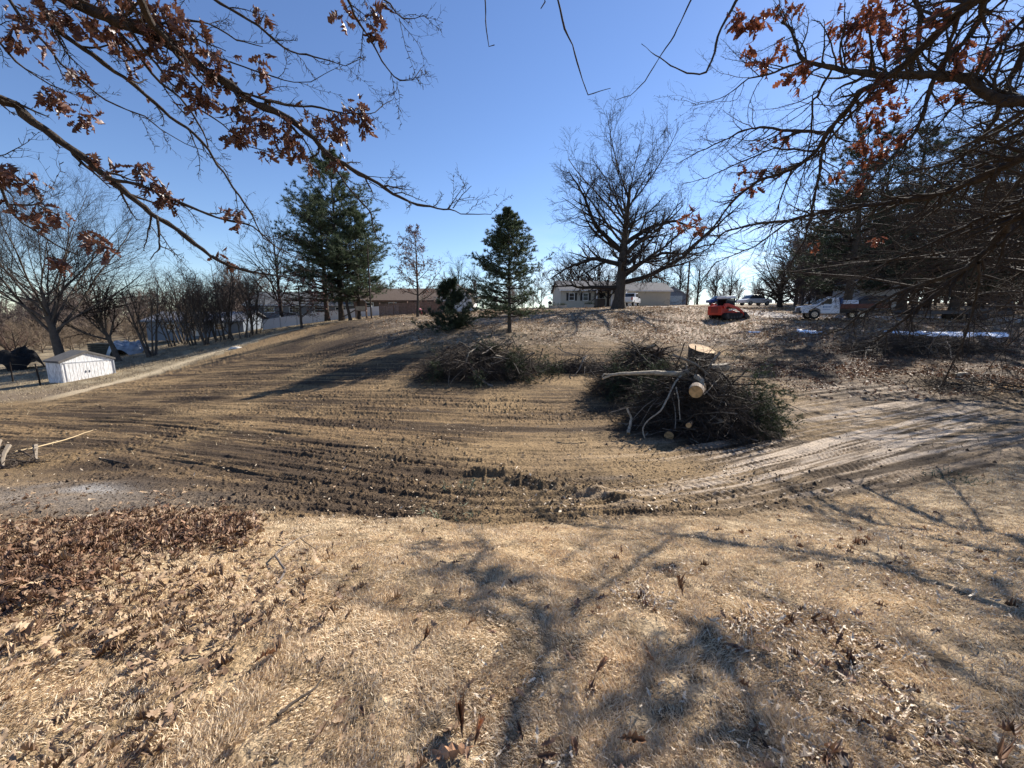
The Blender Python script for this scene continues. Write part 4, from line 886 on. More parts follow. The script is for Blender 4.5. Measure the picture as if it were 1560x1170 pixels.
# white gabled house with carport
x, y, z = at(701, 60); H3 = thing('gabled_house', 'white house whose bright gable shows above the bushy cedar', 'house', (x, y, z), 0)
gabled(H3, 4.4, 9, 2.0, 1.7, white_p, roof_b, axis='y', trim=white_p); window(H3, .2, -4.5, 1.2, .8, .9)
x, y, z = at(736, 58); CPt = thing('carport', 'flat white carport roof on thin posts beside the white gabled house', 'carport', (x, y, z), 0)
m_ = MB(); m_.box((0, 0, 1.9), (4.6, 4, .18)); m_.build('roof', white_p, CPt, bevel=.02)
for sx_ in (-2, 0, 2):
    for sy_ in (-1.8, 1.8): b_ = MB(); b_.cyl((sx_, sy_, -.2), (sx_, sy_, 1.82), .06, k=8); b_.build('post', white_p, CPt)
# brown roofed house
x, y, z = at(636, 64); H2 = thing('brown_roofed_house', 'low house with long brown shingle roof behind the board fence', 'house', (x, y, z - .1), R_(-2))
gabled(H2, 17, 9, 1.9, 1.9, brick, roof_b, trim=wood_w)
for wx in (-6, -2.5, 1.5, 5.5): window(H2, wx, -4.5, 1.1, 1.1, .9)
# grey roofed white ranch at the left
x, y, z = at(500, 66); H1 = thing('grey_roofed_house', 'long pale house with grey roof behind the white fence and pine trunks', 'house', (x, y, z), R_(3))
gabled(H1, 21, 9, 2.3, 2.0, mat('pale_siding', (.20, .20, .20), .7), mat('pale_shingle', (.13, .135, .14), .9, .15, 3), trim=white_p)
for wx in (-7, -3.2, .6, 3.8, 7.6): window(H1, wx, -4.5, 1.5, 1.5, .8)
x, y, z = at(325, 56); GD = thing('dark_garage', 'dark blue grey outbuilding with light roof half hidden behind the bare thicket', 'garage', (x, y, z), R_(6))
gabled(GD, 12, 7, 2.0, 1.1, grey_s, mat('light_metal_roof', (.17, .17, .18), .5, .1, 2), trim=grey_s); window(GD, -3, -3.5, 1.2, 1.1, .8); window(GD, 3, -3.5, 1.2, 1.1, .8); door(GD, 0, -3.5, 0, 1, 2, white_p)
# small gabled garage, right of pickup
x, y, z = at(1022, 84); G2 = thing('gabled_garage', 'small blue grey gable fronted garage with white trim left of the utility pole', 'garage', (x, y, z), R_(-18))
gabled(G2, 5.4, 6, 1.9, 1.7, grey_s, mat('pale_roof', (.42, .42, .43), .8), axis='y', trim=white_p); door(G2, .6, -3, 0, 2.6, 1.8, mat('pale_door', (.45, .5, .5), .6), nm='garage_door')
x, y, z = at(992, 86); H6 = thing('low_brown_house', 'low brown house between the pickup and the small gabled garage', 'house', (x, y, z), 0)
gabled(H6, 8, 6, 1.5, .9, brick, roof_b); window(H6, -1, -3, .9, 1.4, .7); window(H6, 2, -3, .9, .9, .7)
x, y, z = at(1318, 50); G3 = thing('metal_shed', 'pale ribbed metal building showing between pine trunks above the flatbed', 'shed', (x, y, z), R_(-8))
gabled(G3, 5.0, 5, 3.0, 1.0, mat('ribbed_metal', (.42, .43, .44), .5, .1, 3), roof_g, axis='y', trim=white_p); door(G3, 0, -2.5, .1, 2.8, 2.4, mat('panel_door', (.5, .5, .5), .5), nm='garage_door')
x, y, z = at(1262, 80); H7 = thing('distant_house', 'distant white house glimpsed left of the truck cab beyond the bare fruit tree', 'house', (x, y, z), 0)
gabled(H7, 9, 6, 2.2, 1.6, white_p, roof_g); window(H7, -2, -3, 1.2, 1, .9); window(H7, 2, -3, 1.2, 1, .9)

# ---- shed
xs, ys, zs = hit(100, 584); zs = gzf(xs, ys)
SH = thing('garden_shed', 'small weathered white wooden shed with double door at the left', 'shed', (xs - .6, ys + 1.75, zs - .03), R_(-20), sc=(.82, .82, .98))
shw = mat('peeling_white_paint', (.72, .71, .69), .8, .35, 6, .4, 30, stretch=(1, 4, .5))
gabled(SH, 2.2, 3.5, 1.45, .60, shw, mat('shed_roof', (.13, .12, .11), .85, .25, 3), over=.12, axis='x')
for s_ in (-1, 1):
    m_ = MB()
    for k_ in range(6): m_.box((1.125, -.13 + s_ * .68 - .58 + k_ * .225, .72), (.03, .205, 1.28))
    d_ = m_.build('door', shw, SH); m_ = MB(); m_.box((1.155, -.13 + s_ * .12, .7), (.03, .05, .16)); m_.build('handle', steel, d_)
m_ = MB()
for yy in (-1.72, 1.72): m_.box((1.12, yy, .7), (.06, .09, 1.44))
m_.box((1.12, -.1, 1.40), (.06, 3.0, .08)); m_.build('trim', mat('shed_trim', (.35, .36, .38), .8, .3, 5), SH)
m_ = MB()
for k_ in range(9): m_.box((-1.0 + k_ * .25, -1.765, .7), (.22, .03, 1.40))
m_.build('side_boards', shw, SH)
# tarp heaps
def drape(name, label, cat, loc, rx, ry, h, m_, bumps=5, seed=3):
    n = 40; u = np.linspace(-1, 1, n); U, V = np.meshgrid(u, u, indexing='ij'); rr = np.sqrt(U ** 2 + V ** 2)
    top = np.clip(1.25 - (np.abs(U) ** 2.2 + np.abs(V) ** 2.2), 0, 1) ** .6
    hh = h * top * (.62 + .75 * (fbm(U * 2 + seed, V * 2, 2, seed))) + (fbm(U * 7, V * 7, 3, seed + 5) - .5) * .22 * top * h
    b_ = MB(); idx_ = np.arange(n * n).reshape(n, n)
    b_.add(np.stack([U * rx, V * ry, hh - .06], -1).reshape(-1, 3), np.stack([idx_[:-1, :-1], idx_[1:, :-1], idx_[1:, 1:], idx_[:-1, 1:]], -1).reshape(-1, 4))
    return tag(b_.build(name, m_, loc=loc), label, cat)
drape('covered_heap', 'black tarp thrown over a heap at the far left edge', 'tarp', root_loc(26, 37), 1.7, 1.4, 1.75, mat('black_tarp', (.012, .012, .013), .8, spec=.2))
TS = thing('tarp_stack', 'low stack under a blue grey tarp between the two leaning bare trees', 'tarp', root_loc(198, 43))
drape('a', 'x', 'x', (0, 0, 0), 1.9, 1.2, 1.5, mat('grey_tarp', (.20, .24, .30), .35, .3, 3, spec=.6), seed=9); o = scene.collection.objects['a']; o.name = 'cover'; o.parent = TS; del o['label'], o['category']
x, y, z = root_loc(166, 43.5); m_ = MB()
for k_ in range(6): m_.box((0, 0, .16 + k_ * .23), (3.0, 1.3, .20), rz=.02 * (k_ % 2))
tag(m_.build('plank_stack', mat('dark_planks', (.07, .065, .05), .9, .3, 4), loc=(x, y, z)), 'dark stack of boards left of the tarp covered stack', 'lumber')
x, y, z = hit(360, 532); 
drape('sand_bag', 'small pale sack lying beside the dirt track below the thicket', 'sack', (x, y, z), .55, .4, .22, mat('sack', (.6, .57, .5), .8), seed=4)

# ---- fences
def fence(name, label, pts, h, pw, pm, posts, post_m, board=False, lift=.06):
    T_ = thing(name, label, 'fence', (pts[0][0], pts[0][1], gzf(*pts[0]))); o = np.array(T_.location)
    line_ = resample([(a_, b_, 0) for a_, b_ in pts], posts)
    for i in range(posts):
        x, y = line_[i, :2]; z = gzf(x, y); b_ = MB(); b_.box((x - o[0], y - o[1], z - o[2] + h / 2 + .02), (pw, pw, h + .34)); b_.build('post', post_m, T_)
        if i < posts - 1:
            x2, y2 = line_[i + 1, :2]; z2 = gzf(x2, y2); p_ = MB(); nb_ = 12 if board else 1
            for k_ in range(nb_):
                t0, t1 = (k_ + .04) / nb_, (k_ + .96) / nb_ if board else 1; t0 = t0 if board else .02
                a_ = np.array([x + (x2 - x) * t0 - o[0], y + (y2 - y) * t0 - o[1]]); b2 = np.array([x + (x2 - x) * t1 - o[0], y + (y2 - y) * t1 - o[1]])
                za, zb = z + (z2 - z) * t0 - o[2], z + (z2 - z) * t1 - o[2]; nn = np.array([-(b2 - a_)[1], (b2 - a_)[0]]); nn = nn / np.linalg.norm(nn) * .02
                dh = (rs.rand() - .5) * .08 if board else 0
                V_ = [(*(a_ - nn), za + lift), (*(b2 - nn), zb + lift), (*(b2 + nn), zb + lift), (*(a_ + nn), za + lift), (*(a_ - nn), za + h + dh), (*(b2 - nn), zb + h + dh), (*(b2 + nn), zb + h + dh), (*(a_ + nn), za + h + dh)]
                p_.poly(np.array(V_), [(0,3,2,1),(4,5,6,7),(0,1,5,4),(1,2,6,5),(2,3,7,6),(3,0,4,7)])
            p_.build('panel', pm, T_)
    return T_
fence('vinyl_fence', 'white panel fence running right from the thicket past the pine trunks', [at(402, 50)[:2], at(500, 54)[:2], at(608, 58)[:2]], 1.32, .13, mat('white_vinyl', (.72, .74, .78), .45), 10, mat('vinyl_post', (.5, .52, .55), .5))
fence('board_fence', 'reddish brown board fence on the crest in front of the brown roofed house', [at(579, 50)[:2], at(620, 51)[:2], at(682, 52)[:2]], 1.55, .12, wood_w, 6, wood_w, True)
FNC = thing('wire_fence', 'leaning wooden fence posts with thin wire left of the white shed', 'fence', (0, 0, 0)); pr_ = []
for px, d, l_ in ((62, 27, .08), (20, 30, -.05), (115, 40, 0), (-40, 31, .04)):
    x, y, z = at(px, d); b_ = MB(); b_.cyl((x, y, z - .2), (x - l_, y, z + 1.5), .05, .04, 7); b_.build('post', bark_far, FNC); pr_.append((x - l_, y, z + 1.35))
wb_ = MB()
for a_, b2 in ((0, 1), (1, 3)):
    for dz in (0, -.45): l_ = line(np.array(pr_[a_]) + [0, 0, dz], np.array(pr_[b2]) + [0, 0, dz], 5, 0); tubes(wb_, l_[None], np.full((1, 5), .008), 3)
wb_.build('wire', steel, FNC)
# poles
def upole(px, d, h, label, r=.12, arm=True):
    x, y, z = at(px, d); T_ = thing('utility_pole', label, 'utility pole', (x, y, z)); b_ = MB(); b_.cyl((0, 0, -.3), (0, 0, h), r, r * .7, 10); b_.build('pole', mat('pole_wood', (.06, .045, .035), .9), T_)
    if arm: b_ = MB(); b_.box((0, 0, h - .6), (2.0, .1, .12)); b_.build('crossarm', wood_w, T_)
    return np.array([x, y, z + h])
t1 = upole(566, 46, 8.3, 'dark slim pole standing at the right side of the pine clump', .10, False)
t2 = upole(1046, 66, 7.0, 'dark utility pole beside the driveway right of the big shade tree', .17, False)
# playset
x, y, z = at(551, 49); PS = thing('playset', 'wooden play tower with dark peaked roof and slide beside the pine trunks', 'playset', (x, y, z), R_(15))
m_ = MB(); 
for sx_ in (-.6, .6):
    for sy_ in (-.6, .6): b_ = MB(); b_.box((sx_, sy_, .95), (.1, .1, 2.0)); b_.build('post', wood_w, PS)
m_.box((0, 0, .95), (1.3, 1.3, .08)); m_.build('deck', wood_w, PS)
m_ = MB(); m_.prism([(-.85, 1.9), (0, 2.6), (.85, 1.9), (0, 2.5)], -.75, .75); m_.build('roof', dark, PS)
m_ = MB(); m_.box((0, -.62, 1.25), (1.1, .05, .5)); m_.build('railing', pale_wood, PS)
m_ = MB(); m_.prism([(-.65, 1.0), (-2.3, .05), (-2.45, .05), (-.65, 1.12)], -.3, .3); m_.build('slide', dark, PS)
x, y, z = at(640, 49.5); TT = thing('pink_toy_house', 'small bright pink toy against the board fence', 'toy', (x, y, z), 0, sc=.65); pk = mat('pink_plastic', (.75, .12, .16), .4)
m_ = MB(); m_.box((0, 0, .42), (.7, .5, .84)); m_.build('wall', pk, TT, bevel=.04); m_ = MB(); m_.prism([(-.45, .84), (.45, .84), (0, 1.2)], -.32, .32); m_.build('roof', mat('toy_roof', (.8, .3, .35), .4), TT)
# bin, planters and grill by the house
x, y, z = at(913, 51); TB = thing('trash_bin', 'dark wheeled trash bin left of the thick tree trunk', 'trash bin', (x, y, z), .3)
m_ = MB(); m_.box((0, 0, .55), (.95, .8, 1.0), top=(1.15, 1.15)); m_.build('bin', dark, TB, bevel=.04); m_ = MB(); m_.box((0, -.03, 1.1), (1.16, 1.0, .1)); m_.build('lid', dark, TB, bevel=.03)
for s_ in (-1, 1): m_ = MB(); m_.cyl((s_ * .44, .38, .12), (s_ * .52, .38, .12), .14); m_.build('wheel', rubber, TB)
for px, d, lb in ((842, 55, 'pale planter box under the left shuttered window'), (856, 55.5, 'pale planter box right of the first planter, before the patio door'), (897, 54.5, 'pale planter box beside the white house door')):
    x, y, z = at(px, d); T_ = thing('planter', lb, 'planter', (x, y, z)); m_ = MB(); m_.box((0, 0, .22), (1.1, .5, .45), top=(1.1, 1.1)); m_.build('box', concrete, T_, bevel=.02)
    m_ = MB(); q_ = rs.randn(60, 3) * np.array([.35, .12, .1]) + [0, 0, .5]; cards(m_, q_, rs.randn(60, 3) + [0, 0, 1], .3, .04, 4); m_.build('plant', needle_dark, T_)
x, y, z = at(838, 53.5); GR = thing('kettle_grill', 'small black barbecue grill on legs left of the house porch', 'grill', (x, y, z))
m_ = MB(); m_.cyl((0, 0, .65), (0, 0, .85), .2, .34); m_.cyl((0, 0, .87), (0, 0, 1.05), .34, .15); m_.build('bowl', dark, GR, bevel=.03)
for k_ in range(3): m_ = MB(); m_.cyl((0, 0, .7), (.35 * math.cos(k_ * 2.1), .35 * math.sin(k_ * 2.1), 0), .025, k=6); m_.build('leg', steel, GR)

# ---- driveway
dr = [at(840, 62), at(930, 55), at(1020, 50), at(1100, 46.5), at(1180, 40.5), at(1290, 36.5), at(1400, 35.5), at(1560, 36), at(1800, 38)]
c_ = resample([(a_[0], a_[1], 0) for a_ in dr], 120); tg = norm(np.gradient(c_, axis=0)); nn_ = np.stack([-tg[:, 1], tg[:, 0]], 1); K = 9; b_ = MB(); rows = []
for k_ in range(K): q_ = c_[:, :2] + nn_ * (k_ / (K - 1) - .5) * (4.2 + .5 * fbm(np.arange(120) * .3, np.full(120, 3. + k_), 2)[:, None]); rows.append(np.stack([q_[:, 0], q_[:, 1], gtop(q_[:, 0], q_[:, 1]) + .045 - .03 * abs(k_ / 4 - 1)], 1))
V_ = np.stack(rows, 1).reshape(-1, 3); id_ = np.arange(120 * K).reshape(120, K); b_.add(V_, np.stack([id_[:-1, :-1], id_[:-1, 1:], id_[1:, 1:], id_[1:, :-1]], -1).reshape(-1, 4))
tag(b_.build('driveway', mat('gravel_drive', (.46, .40, .34), .95, .3, 6, 1, 25), smooth=True), kind='structure')

# ---- snow patches
snow = mat('snow', (.80, .86, .95), .6, .05, 3, .4, 12)
def snow_patch(px0, py0, px1, py1, w, label):
    a_ = np.array(hit(px0, py0)[:2]); b2 = np.array(hit(px1, py1)[:2]); n = 60; K = 14; u = np.linspace(0, 1, n)[:, None]; v = np.linspace(-1, 1, K)[None]
    half = w * (.35 + 1.1 * fbm(u * 7 + px0, u * 0 + 2, 3, 8)) * np.sqrt(np.clip(1 - (2 * u - 1) ** 4, 0, 1)); nx = np.array([-(b2 - a_)[1], (b2 - a_)[0]]); nx /= np.linalg.norm(nx)
    q_ = a_ + (b2 - a_) * u[..., None] + nx * (v * half)[..., None] + nx * ((fbm(u * 5, u * 0 + 7, 3, 9) - .5) * w * 1.4)[..., None]
    z_ = gtop(q_[..., 0].ravel(), q_[..., 1].ravel()).reshape(n, K) + .10 * (1 - v ** 2) ** .5 - .02 + .05 * fbm(q_[..., 0] * 3, q_[..., 1] * 3, 3, 3) * (1 - v ** 2)
    b_ = MB(); id_ = np.arange(n * K).reshape(n, K); b_.add(np.dstack([q_, z_]).reshape(-1, 3), np.stack([id_[:-1, :-1], id_[1:, :-1], id_[1:, 1:], id_[:-1, 1:]], -1).reshape(-1, 4))
    tag(b_.build('snow_patch', snow, smooth=True), label, 'snow')
snow_patch(1212, 505, 1252, 509, .5, 'small snow patch below the white truck')
snow_patch(1352, 509, 1535, 511, .75, 'long narrow snow patch under the trailer at right')
snow_patch(1140, 507, 1158, 508, .12, 'tiny remnant of snow below the red loader')

# ---- vehicles
red = mat('orange_red_paint', (.50, .030, .012), .38, .12, 4, spec=.5); truck_w = mat('truck_white', (.68, .70, .74), .3, .05, 3, spec=.5); chrome = mat('bare_metal', (.5, .5, .5), .3, metal=.9)
lamp_r = mat('tail_lens', (.35, .02, .015), .3); lamp_w = mat('lamp_lens', (.7, .7, .68), .2)
def wheel(root, x, y, r, wd, rim=chrome, s=1):
    m_ = MB(); m_.cyl((x, y - wd / 2, r), (x, y + wd / 2, r), r, k=24); w_ = m_.build('wheel', rubber, root, bevel=.03)
    m_ = MB(); m_.cyl((x, y - wd / 2 - .012, r), (x, y + wd / 2 + .012, r), r * .58, k=20); m_.build('rim', rim, w_, bevel=.01)
    m_ = MB()
    for k_ in range(6): a_ = k_ * 1.047; m_.cyl((x + r * .36 * math.cos(a_), y - wd / 2 - .03, r + r * .36 * math.sin(a_)), (x + r * .36 * math.cos(a_), y + wd / 2 + .03, r + r * .36 * math.sin(a_)), r * .09, k=8)
    m_.build('wheel_holes', dark, w_)
# compact track loader, nose along +x
x, y, z = at(1105, 38.5); LD = thing('track_loader', 'orange red compact track loader with white roofed cab standing on the slope', 'loader', (x, y, gzf(x, y) + .02), R_(24))
LD.rotation_euler = (R_(1), R_(-3), R_(24))
for s_ in (-1, 1):
    yy = s_ * .72; m_ = MB(); pr = [(-1.25, .22), (-1.0, 0), (1.0, 0), (1.3, .2), (1.3, .42), (1.1, .52), (-.9, .62), (-1.2, .50)]
    m_.prism(pr, yy - .2, yy + .2); t_ = m_.build('track', rubber, LD, bevel=.04)
    m_ = MB()
    for k_ in range(16): m_.box((-1.05 + k_ * .138, yy, -.012), (.05, .42, .05))
    m_.build('tread_bars', rubber, t_)
    m_ = MB()
    for xx in (-.75, -.35, .05, .45, .85): m_.cyl((xx, yy - .215, .17), (xx, yy + .215, .17), .12, k=14)
    m_.cyl((-.9, yy - .22, .40), (-.9, yy + .22, .40), .17, k=14); m_.cyl((1.08, yy - .215, .28), (1.08, yy + .215, .28), .16, k=14); m_.build('rollers', steel, t_)
    m_ = MB(); m_.prism([(-1.35, 1.25), (-1.1, 1.50), (-.7, 1.50), (.6, 1.12), (1.35, .72), (1.62, .32), (1.45, .25), (1.15, .62), (.5, .92), (-.7, 1.22), (-1.25, 1.05)], yy - .09, yy + .09); m_.build('lift_arm', red, LD, bevel=.02)
    m_ = MB(); m_.cyl((-.6, yy * 1.0, .80), (.55, yy * 1.0, .95), .05); m_.build('hydraulic_ram', chrome, LD)
m_ = MB(); m_.prism([(-1.5, .42), (.95, .42), (.95, .62), (.4, .80), (-.6, 1.0), (-.75, 1.32), (-1.5, 1.30)], -.52, .52); m_.build('body', red, LD, bevel=.04)
m_ = MB(); m_.box((-1.52, 0, .85), (.14, 1.5, .85)); rd_ = m_.build('rear_door', red, LD, bevel=.03)
m_ = MB()
for k_ in range(5): m_.box((-1.60, 0, .72 + k_ * .11), (.02, .8, .05))
m_.build('grille', dark, rd_)
for s_ in (-1, 1): m_ = MB(); m_.box((-1.60, s_ * .6, 1.1), (.03, .16, .14)); m_.build('tail_light', lamp_r, LD, bevel=.01)
m_ = MB()
for sx_, sy_ in ((-.6, -.48), (-.6, .48), (.5, -.48), (.5, .48)): m_.box((sx_, sy_, 1.45), (.08, .08, 1.0))
m_.box((-.05, -.48, 1.30), (1.1, .03, .06)); m_.box((-.05, .48, 1.30), (1.1, .03, .06)); cb_ = m_.build('cab', dark, LD, bevel=.01)
m_ = MB(); m_.box((-.05, -.465, 1.55), (1.02, .012, .7)); m_.box((-.05, .465, 1.55), (1.02, .012, .7)); m_.box((.5, 0, 1.4), (.012, .86, .95)); m_.build('windows', glass, cb_)
m_ = MB(); m_.box((-.05, 0, 2.06), (1.35, 1.12, .22), top=(.94, .92)); m_.build('roof', white_p, LD, bevel=.03)
m_ = MB(); m_.box((-.1, 0, 1.05), (.45, .45, .5)); m_.build('seat', dark, LD, bevel=.05)
m_ = MB(); m_.prism([(1.55, .05), (2.35, 0), (2.35, .04), (1.75, .16), (1.62, .62), (1.50, .60)], -.95, .95); m_.build('bucket', steel, LD, bevel=.01)
for s_ in (-1, 1): m_ = MB(); m_.prism([(1.55, .05), (2.3, .02), (1.62, .6)], s_ * .93 - .02, s_ * .93 + .02); m_.build('bucket_side', steel, LD)

def truck(root, bm, flat=True):
    "nose along -x, wheels at -1.95 and 1.95"
    m_ = MB(); m_.prism([(-3.0, .55), (-2.98, 1.15), (-2.8, 1.22), (-1.75, 1.34), (-1.70, 1.34), (-.05, 1.34), (-.05, .50), (-1.45, .50), (-1.5, .80), (-1.75, .98), (-2.15, .98), (-2.4, .80), (-2.45, .55)], -.98, .98)
    m_.build('body', bm, root, bevel=.04)
    m_ = MB(); m_.prism([(-1.78, 1.33), (-1.12, 1.92), (-.20, 1.95), (-.04, 1.33)], -.86, .86); m_.build('cab', bm, root, bevel=.05)
    for s_ in (-1, 1):
        m_ = MB(); m_.prism([(-1.55, 1.38), (-1.06, 1.82), (-.70, 1.84), (-.70, 1.38)], s_ * .875 - .01, s_ * .875 + .01); m_.build('side_window', glass, root)
        m_ = MB(); m_.box((-.95, s_ * .985, .95), (1.15, .02, .74)); d_ = m_.build('door', bm, root, bevel=.01); m_ = MB(); m_.box((-.5, s_ * 1.005, 1.18), (.16, .03, .04)); m_.build('handle', dark, d_)
        m_ = MB(); m_.box((-1.45, s_ * 1.12, 1.42), (.12, .2, .26)); m_.build('mirror', dark, root, bevel=.03)
        m_ = MB(); m_.box((-2.99, s_ * .78, .98), (.06, .3, .24)); m_.build('headlight', lamp_w, root, bevel=.02)
    m_ = MB(); m_.prism([(-1.76, 1.37), (-1.13, 1.90), (-1.15, 1.91), (-1.79, 1.37)], -.78, .78); m_.build('windshield', glass, root)
    m_ = MB(); m_.box((-3.0, 0, .92), (.05, 1.2, .36)); m_.build('grille', dark, root, bevel=.01); m_ = MB(); m_.box((-3.1, 0, .62), (.2, 2.0, .24)); m_.build('bumper', dark if flat else chrome, root, bevel=.03)
x, y, z = at(1272, 35.6); TR = thing('flatbed_truck', 'white flatbed work truck with lettered door parked facing left below the pines', 'truck', (x, y, gzf(x, y) + .03), R_(-20), sc=.96)
truck(TR, truck_w)
for xx, dl in ((-1.95, 0), (1.55, 0)):
    for s_ in (-1, 1): wheel(TR, xx, s_ * .85, .42, .26)
m_ = MB(); m_.box((1.5, 0, .66), (4.2, .8, .2)); m_.build('chassis', steel, TR); m_ = MB(); m_.box((1.75, 0, 1.02), (3.6, 2.2, .14)); m_.build('flatbed', mat('bed_steel', (.16, .07, .055), .7, .3, 5), TR, bevel=.02)
m_ = MB()
for s_ in (-1, 1): m_.box((1.75, s_ * 1.1, 1.20), (3.6, .05, .30))
m_.build('side_rail', mat('rusty_rail', (.15, .06, .045), .8, .3, 5), TR); m_ = MB(); m_.box((.02, 0, 1.5), (.08, 2.0, .9)); m_.build('headboard', mat('headboard_blue', (.04, .09, .2), .5), TR)
m_ = MB(); m_.box((-.62, 0, 2.02), (.25, 1.0, .10)); m_.build('light_bar', lamp_w, TR, bevel=.03)
m_ = MB(); m_.box((.75, 0, 1.42), (1.2, 1.7, .56), top=(.95, .95)); m_.build('tool_box', truck_w, TR, bevel=.04)
# faded lettering strokes on the door
m_ = MB(); xx = -1.38
for wd_, hh_ in ((.10, .15), (.07, .11), (.08, .11), (.06, .11), (.09, .11), (.07, .11)): m_.box((xx + wd_ / 2, -1.0, 1.10), (wd_, .008, hh_)); xx += wd_ + .03
xx = -1.38
for wd_ in (.06, .05, .07, .05, .06, .05, .07): m_.box((xx + wd_ / 2, -1.0, .88), (wd_, .008, .05)); xx += wd_ + .025
m_.build('door_lettering', mat('faded_lettering', (.12, .2, .34), .6), TR)
GRP = thing('grapple_attachment', 'black hydraulic machine lying on the truck flatbed', 'machine', (x, y, gzf(x, y) + .03 + 1.06), R_(-20), sc=.96)
m_ = MB(); m_.box((2.4, 0, .32), (1.9, 1.4, .5)); m_.prism([(1.4, .5), (1.9, .95), (3.4, .95), (3.5, .8), (3.3, .5)], -.55, .55); m_.build('frame', steel, GRP, bevel=.04)
for s_ in (-1, 1): m_ = MB(); m_.cyl((1.5, s_ * .62, .55), (3.3, s_ * .62, .98), .06); m_.build('cylinder', dark, GRP)
for k_ in range(5): m_ = MB(); m_.prism([(3.3, .2), (3.75, .1), (3.85, .45), (3.4, .7)], -.6 + k_ * .3 - .03, -.6 + k_ * .3 + .03); m_.build('tine', steel, GRP)
x, y, z = at(1448, 34.6); TL = thing('gooseneck_trailer', 'long low dark equipment trailer behind the flatbed truck', 'trailer', (x, y, gzf(x, y)), R_(-5))
m_ = MB(); m_.box((0, 0, .80), (7.4, 2.3, .16)); m_.build('deck', mat('trailer_deck', (.06, .045, .035), .9, .3, 4), TL, bevel=.02)
m_ = MB(); m_.box((0, -1.1, .66), (7.4, .12, .24)); m_.box((0, 1.1, .66), (7.4, .12, .24)); m_.prism([(-3.7, .6), (-5.1, .75), (-5.1, .88), (-3.7, .85)], -.12, .12); m_.build('frame', steel, TL)
for xx in (.6, 1.5):
    for s_ in (-1, 1): wheel(TL, xx, s_ * 1.05, .38, .24, steel)
m_ = MB(); m_.prism([(.0, .82), (.15, .95), (1.95, .95), (2.1, .82), (2.1, .78), (0, .78)], -1.28, -1.17); m_.build('fender', steel, TL)
for k_ in range(2): m_ = MB(); m_.box((3.75, -.6 + k_ * 1.2, 1.25), (.1, .5, .95)); m_.build('ramp', steel, TL)
for k_ in range(7): m_ = MB(); m_.box((-3.5 + k_ * 1.15, -1.17, .98), (.06, .05, .24)); m_.build('stake', steel, TL)
# white pickup seen from behind
x, y, z = at(959, 56); PK = thing('pickup_truck', 'white four door pickup seen from behind right of the big tree trunk', 'pickup', (x, y, gzf(x, y) + .02), R_(62))
m_ = MB(); m_.prism([(-2.7, .55), (-2.72, 1.2), (-.6, 1.2), (-.6, 1.26), (1.5, 1.26), (2.7, 1.14), (2.75, .55)], -.97, .97); m_.build('body', truck_w, PK, bevel=.05)
m_ = MB(); m_.prism([(-.55, 1.24), (-.40, 1.86), (1.1, 1.88), (1.75, 1.24)], -.84, .84); m_.build('cab', truck_w, PK, bevel=.06)
m_ = MB(); m_.prism([(-.585, 1.34), (-.47, 1.78), (-.45, 1.78), (-.565, 1.34)], -.68, .68); m_.build('rear_window', glass, PK)
for s_ in (-1, 1):
    m_ = MB(); m_.prism([(-.25, 1.32), (-.2, 1.76), (1.0, 1.78), (1.45, 1.32)], s_ * .855 - .01, s_ * .855 + .01); m_.build('side_window', glass, PK)
    m_ = MB(); m_.box((-2.73, s_ * .84, 1.0), (.05, .18, .36)); m_.build('tail_light', lamp_r, PK, bevel=.01); m_ = MB(); m_.box((1.2, s_ * 1.05, 1.3), (.12, .2, .2)); m_.build('mirror', dark, PK)
    wheel(PK, -1.75, s_ * .84, .42, .28); wheel(PK, 1.85, s_ * .84, .42, .28)
m_ = MB(); m_.box((-2.74, 0, .92), (.03, 1.4, .5)); m_.build('tailgate', truck_w, PK, bevel=.01); m_ = MB(); m_.box((-2.82, 0, .58), (.16, 1.9, .18)); m_.build('bumper', chrome, PK, bevel=.03)
def car(px, d, rz, bm, label):
    x, y, z = at(px, d); T_ = thing('parked_car', label, 'car', (x, y, z), rz)
    m_ = MB(); m_.prism([(-2.2, .35), (-2.25, .8), (-1.5, .95), (1.2, .98), (2.1, .8), (2.2, .35)], -.88, .88); m_.build('body', bm, T_, bevel=.08)
    m_ = MB(); m_.prism([(-1.6, .94), (-1.0, 1.42), (.6, 1.44), (1.3, .96)], -.76, .76); m_.build('cabin', glass, T_, bevel=.05); m_ = MB(); m_.box((-.2, 0, 1.45), (1.5, 1.4, .05)); m_.build('roof', bm, T_, bevel=.02)
    for xx in (-1.35, 1.35):
        for s_ in (-1, 1): wheel(T_, xx, s_ * .78, .33, .2)
car(1149, 57, R_(10), truck_w, 'white car parked beyond the red loader beside the driveway'); car(1098, 68, R_(0), mat('blue_paint', (.03, .07, .25), .3), 'distant blue car showing behind the cab of the red loader')
